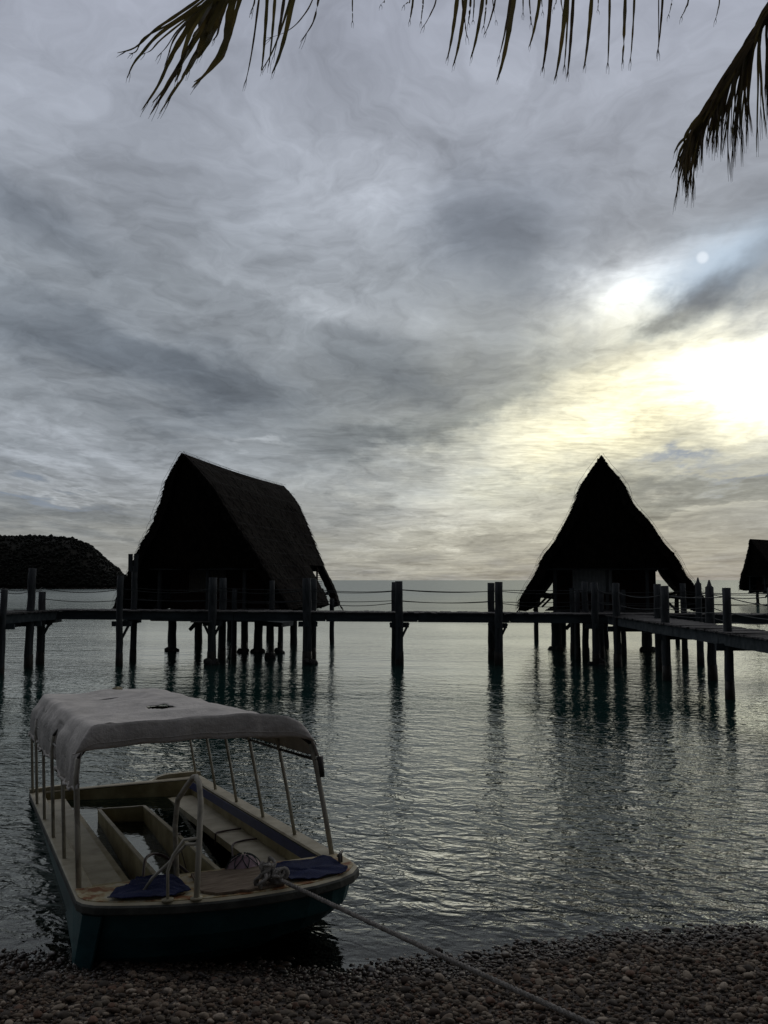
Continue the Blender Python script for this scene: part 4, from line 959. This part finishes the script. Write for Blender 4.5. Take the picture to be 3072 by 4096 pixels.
fan = [([(860, -60), (791, 2), (700, 65), (618, 121), (540, 190), (468, 212)], 13), ([(870, -50), (805, 8), (690, 90), (579, 150), (545, 205), (515, 215)], 10), ([(880, -40), (820, 16), (646, 129), (568, 212), (530, 262), (509, 313)], 14),
       ([(880, -30), (760, 65), (646, 157), (600, 205), (558, 215)], 10), ([(890, -30), (775, 59), (709, 125), (665, 190), (624, 231)], 11), ([(880, -10), (760, 80), (700, 150), (675, 215), (660, 263)], 9),
       ([(890, -40), (800, 40), (724, 157), (677, 243), (630, 345), (566, 441)], 22), ([(900, -40), (850, 40), (790, 140), (732, 235), (677, 333), (600, 460)], 26), ([(900, -30), (840, 60), (760, 200), (690, 300), (650, 365), (609, 411)], 14),
       ([(910, -40), (870, 50), (803, 196), (760, 270), (724, 325), (636, 456)], 26), ([(910, -30), (850, 100), (780, 220), (730, 310), (700, 350), (660, 411)], 18), ([(945, -60), (932, 0), (915, 90), (900, 176), (842, 274), (767, 351)], 34),
       ([(970, -60), (959, 0), (930, 100), (904, 188), (885, 235), (820, 300), (775, 329)], 20), ([(915, -40), (873, 0), (840, 90), (805, 170), (775, 240), (745, 300)], 30), ([(920, -40), (890, 20), (860, 100), (830, 170), (790, 235)], 32),
       ([(900, -40), (850, 20), (800, 100), (770, 170), (735, 250), (700, 310)], 28), ([(930, -40), (900, 30), (880, 90), (868, 140), (849, 163)], 12), ([(900, -50), (840, 10), (780, 95), (740, 190), (720, 280), (700, 330)], 22), ([(1025, -60), (1018, 0), (1004, 54)], 6)]
for pix, wp in fan: leaflet(fr1, pix, wp, 6.95 + random.uniform(-.2, .2), random.random() < .25)
# the hanging frond at the right
fr2, line2 = rach('frond', [CR, at(3560, -640, 6.3), at(3330, -350, 6.6), at(3170, -110, 6.8), at(3040, 95, 6.9), at(2930, 280, 6.95), at(2850, 430, 6.95)], .035, .010)
env = [(2693, 671), (2704, 804), (2742, 772), (2764, 816), (2792, 753), (2810, 640), (2850, 600), (2870, 580), (2905, 671), (2944, 696), (2963, 658), (2995, 614), (3020, 443), (3040, 470), (3060, 500), (3095, 520), (3130, 560)]
for k in range(120):
    t = k / 119; side = random.random()
    ru = 3300 - 460 * t + random.uniform(-10, 10); rv = -300 + 720 * t + random.uniform(-10, 15)
    ti = (1 - t) * .85 + random.uniform(-.08, .12); ti = min(max(ti, 0), 1) * (len(env) - 1); i0 = min(int(ti), len(env) - 2); f = ti - i0
    tu = env[i0][0] + (env[i0 + 1][0] - env[i0][0]) * f; tv = (env[i0][1] + (env[i0 + 1][1] - env[i0][1]) * f) * random.uniform(.70, 1.06)
    if t < .25: tu += 60; tv -= 60
    hh_ = .38 * math.hypot(tu - ru, tv - rv); mu = ru - .54 * hh_ + random.uniform(-6, 10); mv = rv + .84 * hh_
    mu2 = mu + (tu - mu) * .62 - 12 + random.uniform(-8, 8); mv2 = mv + (tv - mv) * .55
    leaflet(fr2, [(ru, rv), (mu, mv), (mu2, mv2), (tu + random.uniform(-14, 14), tv)], random.uniform(9, 19), 6.9 + random.uniform(-.25, .25), random.random() < .5)
# other fronds of the crown, outside the picture
for k in range(7):
    a = R(-150 + k * 43); d = Vector((math.cos(a), math.sin(a), 0))
    if d.x < -.2 and d.y > -.2: continue
    f_, ln = rach('frond', [CR, CR + d * 1.2 + Vector((0, 0, .7)), CR + d * 2.6 + Vector((0, 0, .6)), CR + d * 3.8 + Vector((0, 0, -.3)), CR + d * 4.5 + Vector((0, 0, -1.5))], .035, .008)
    b = MB()
    for i in range(5, len(ln), 1):
        for s in (-1, 1):
            for h in range(2):
                p = ln[i] - PL0 + d * (.06 * h); sd = Vector((-d.y, d.x, 0)) * s; e = p + sd * .35 + d * .15 + Vector((0, 0, -.75)); w2 = d * .02
                b.add([p - w2, p + w2, (p + e) / 2 + sd * .1 + w2, (p + e) / 2 + sd * .1 - w2, e], [(0, 1, 2, 3), (3, 2, 4)])
    b.build('leaflets', M['leaf'], f_, kind='stuff')
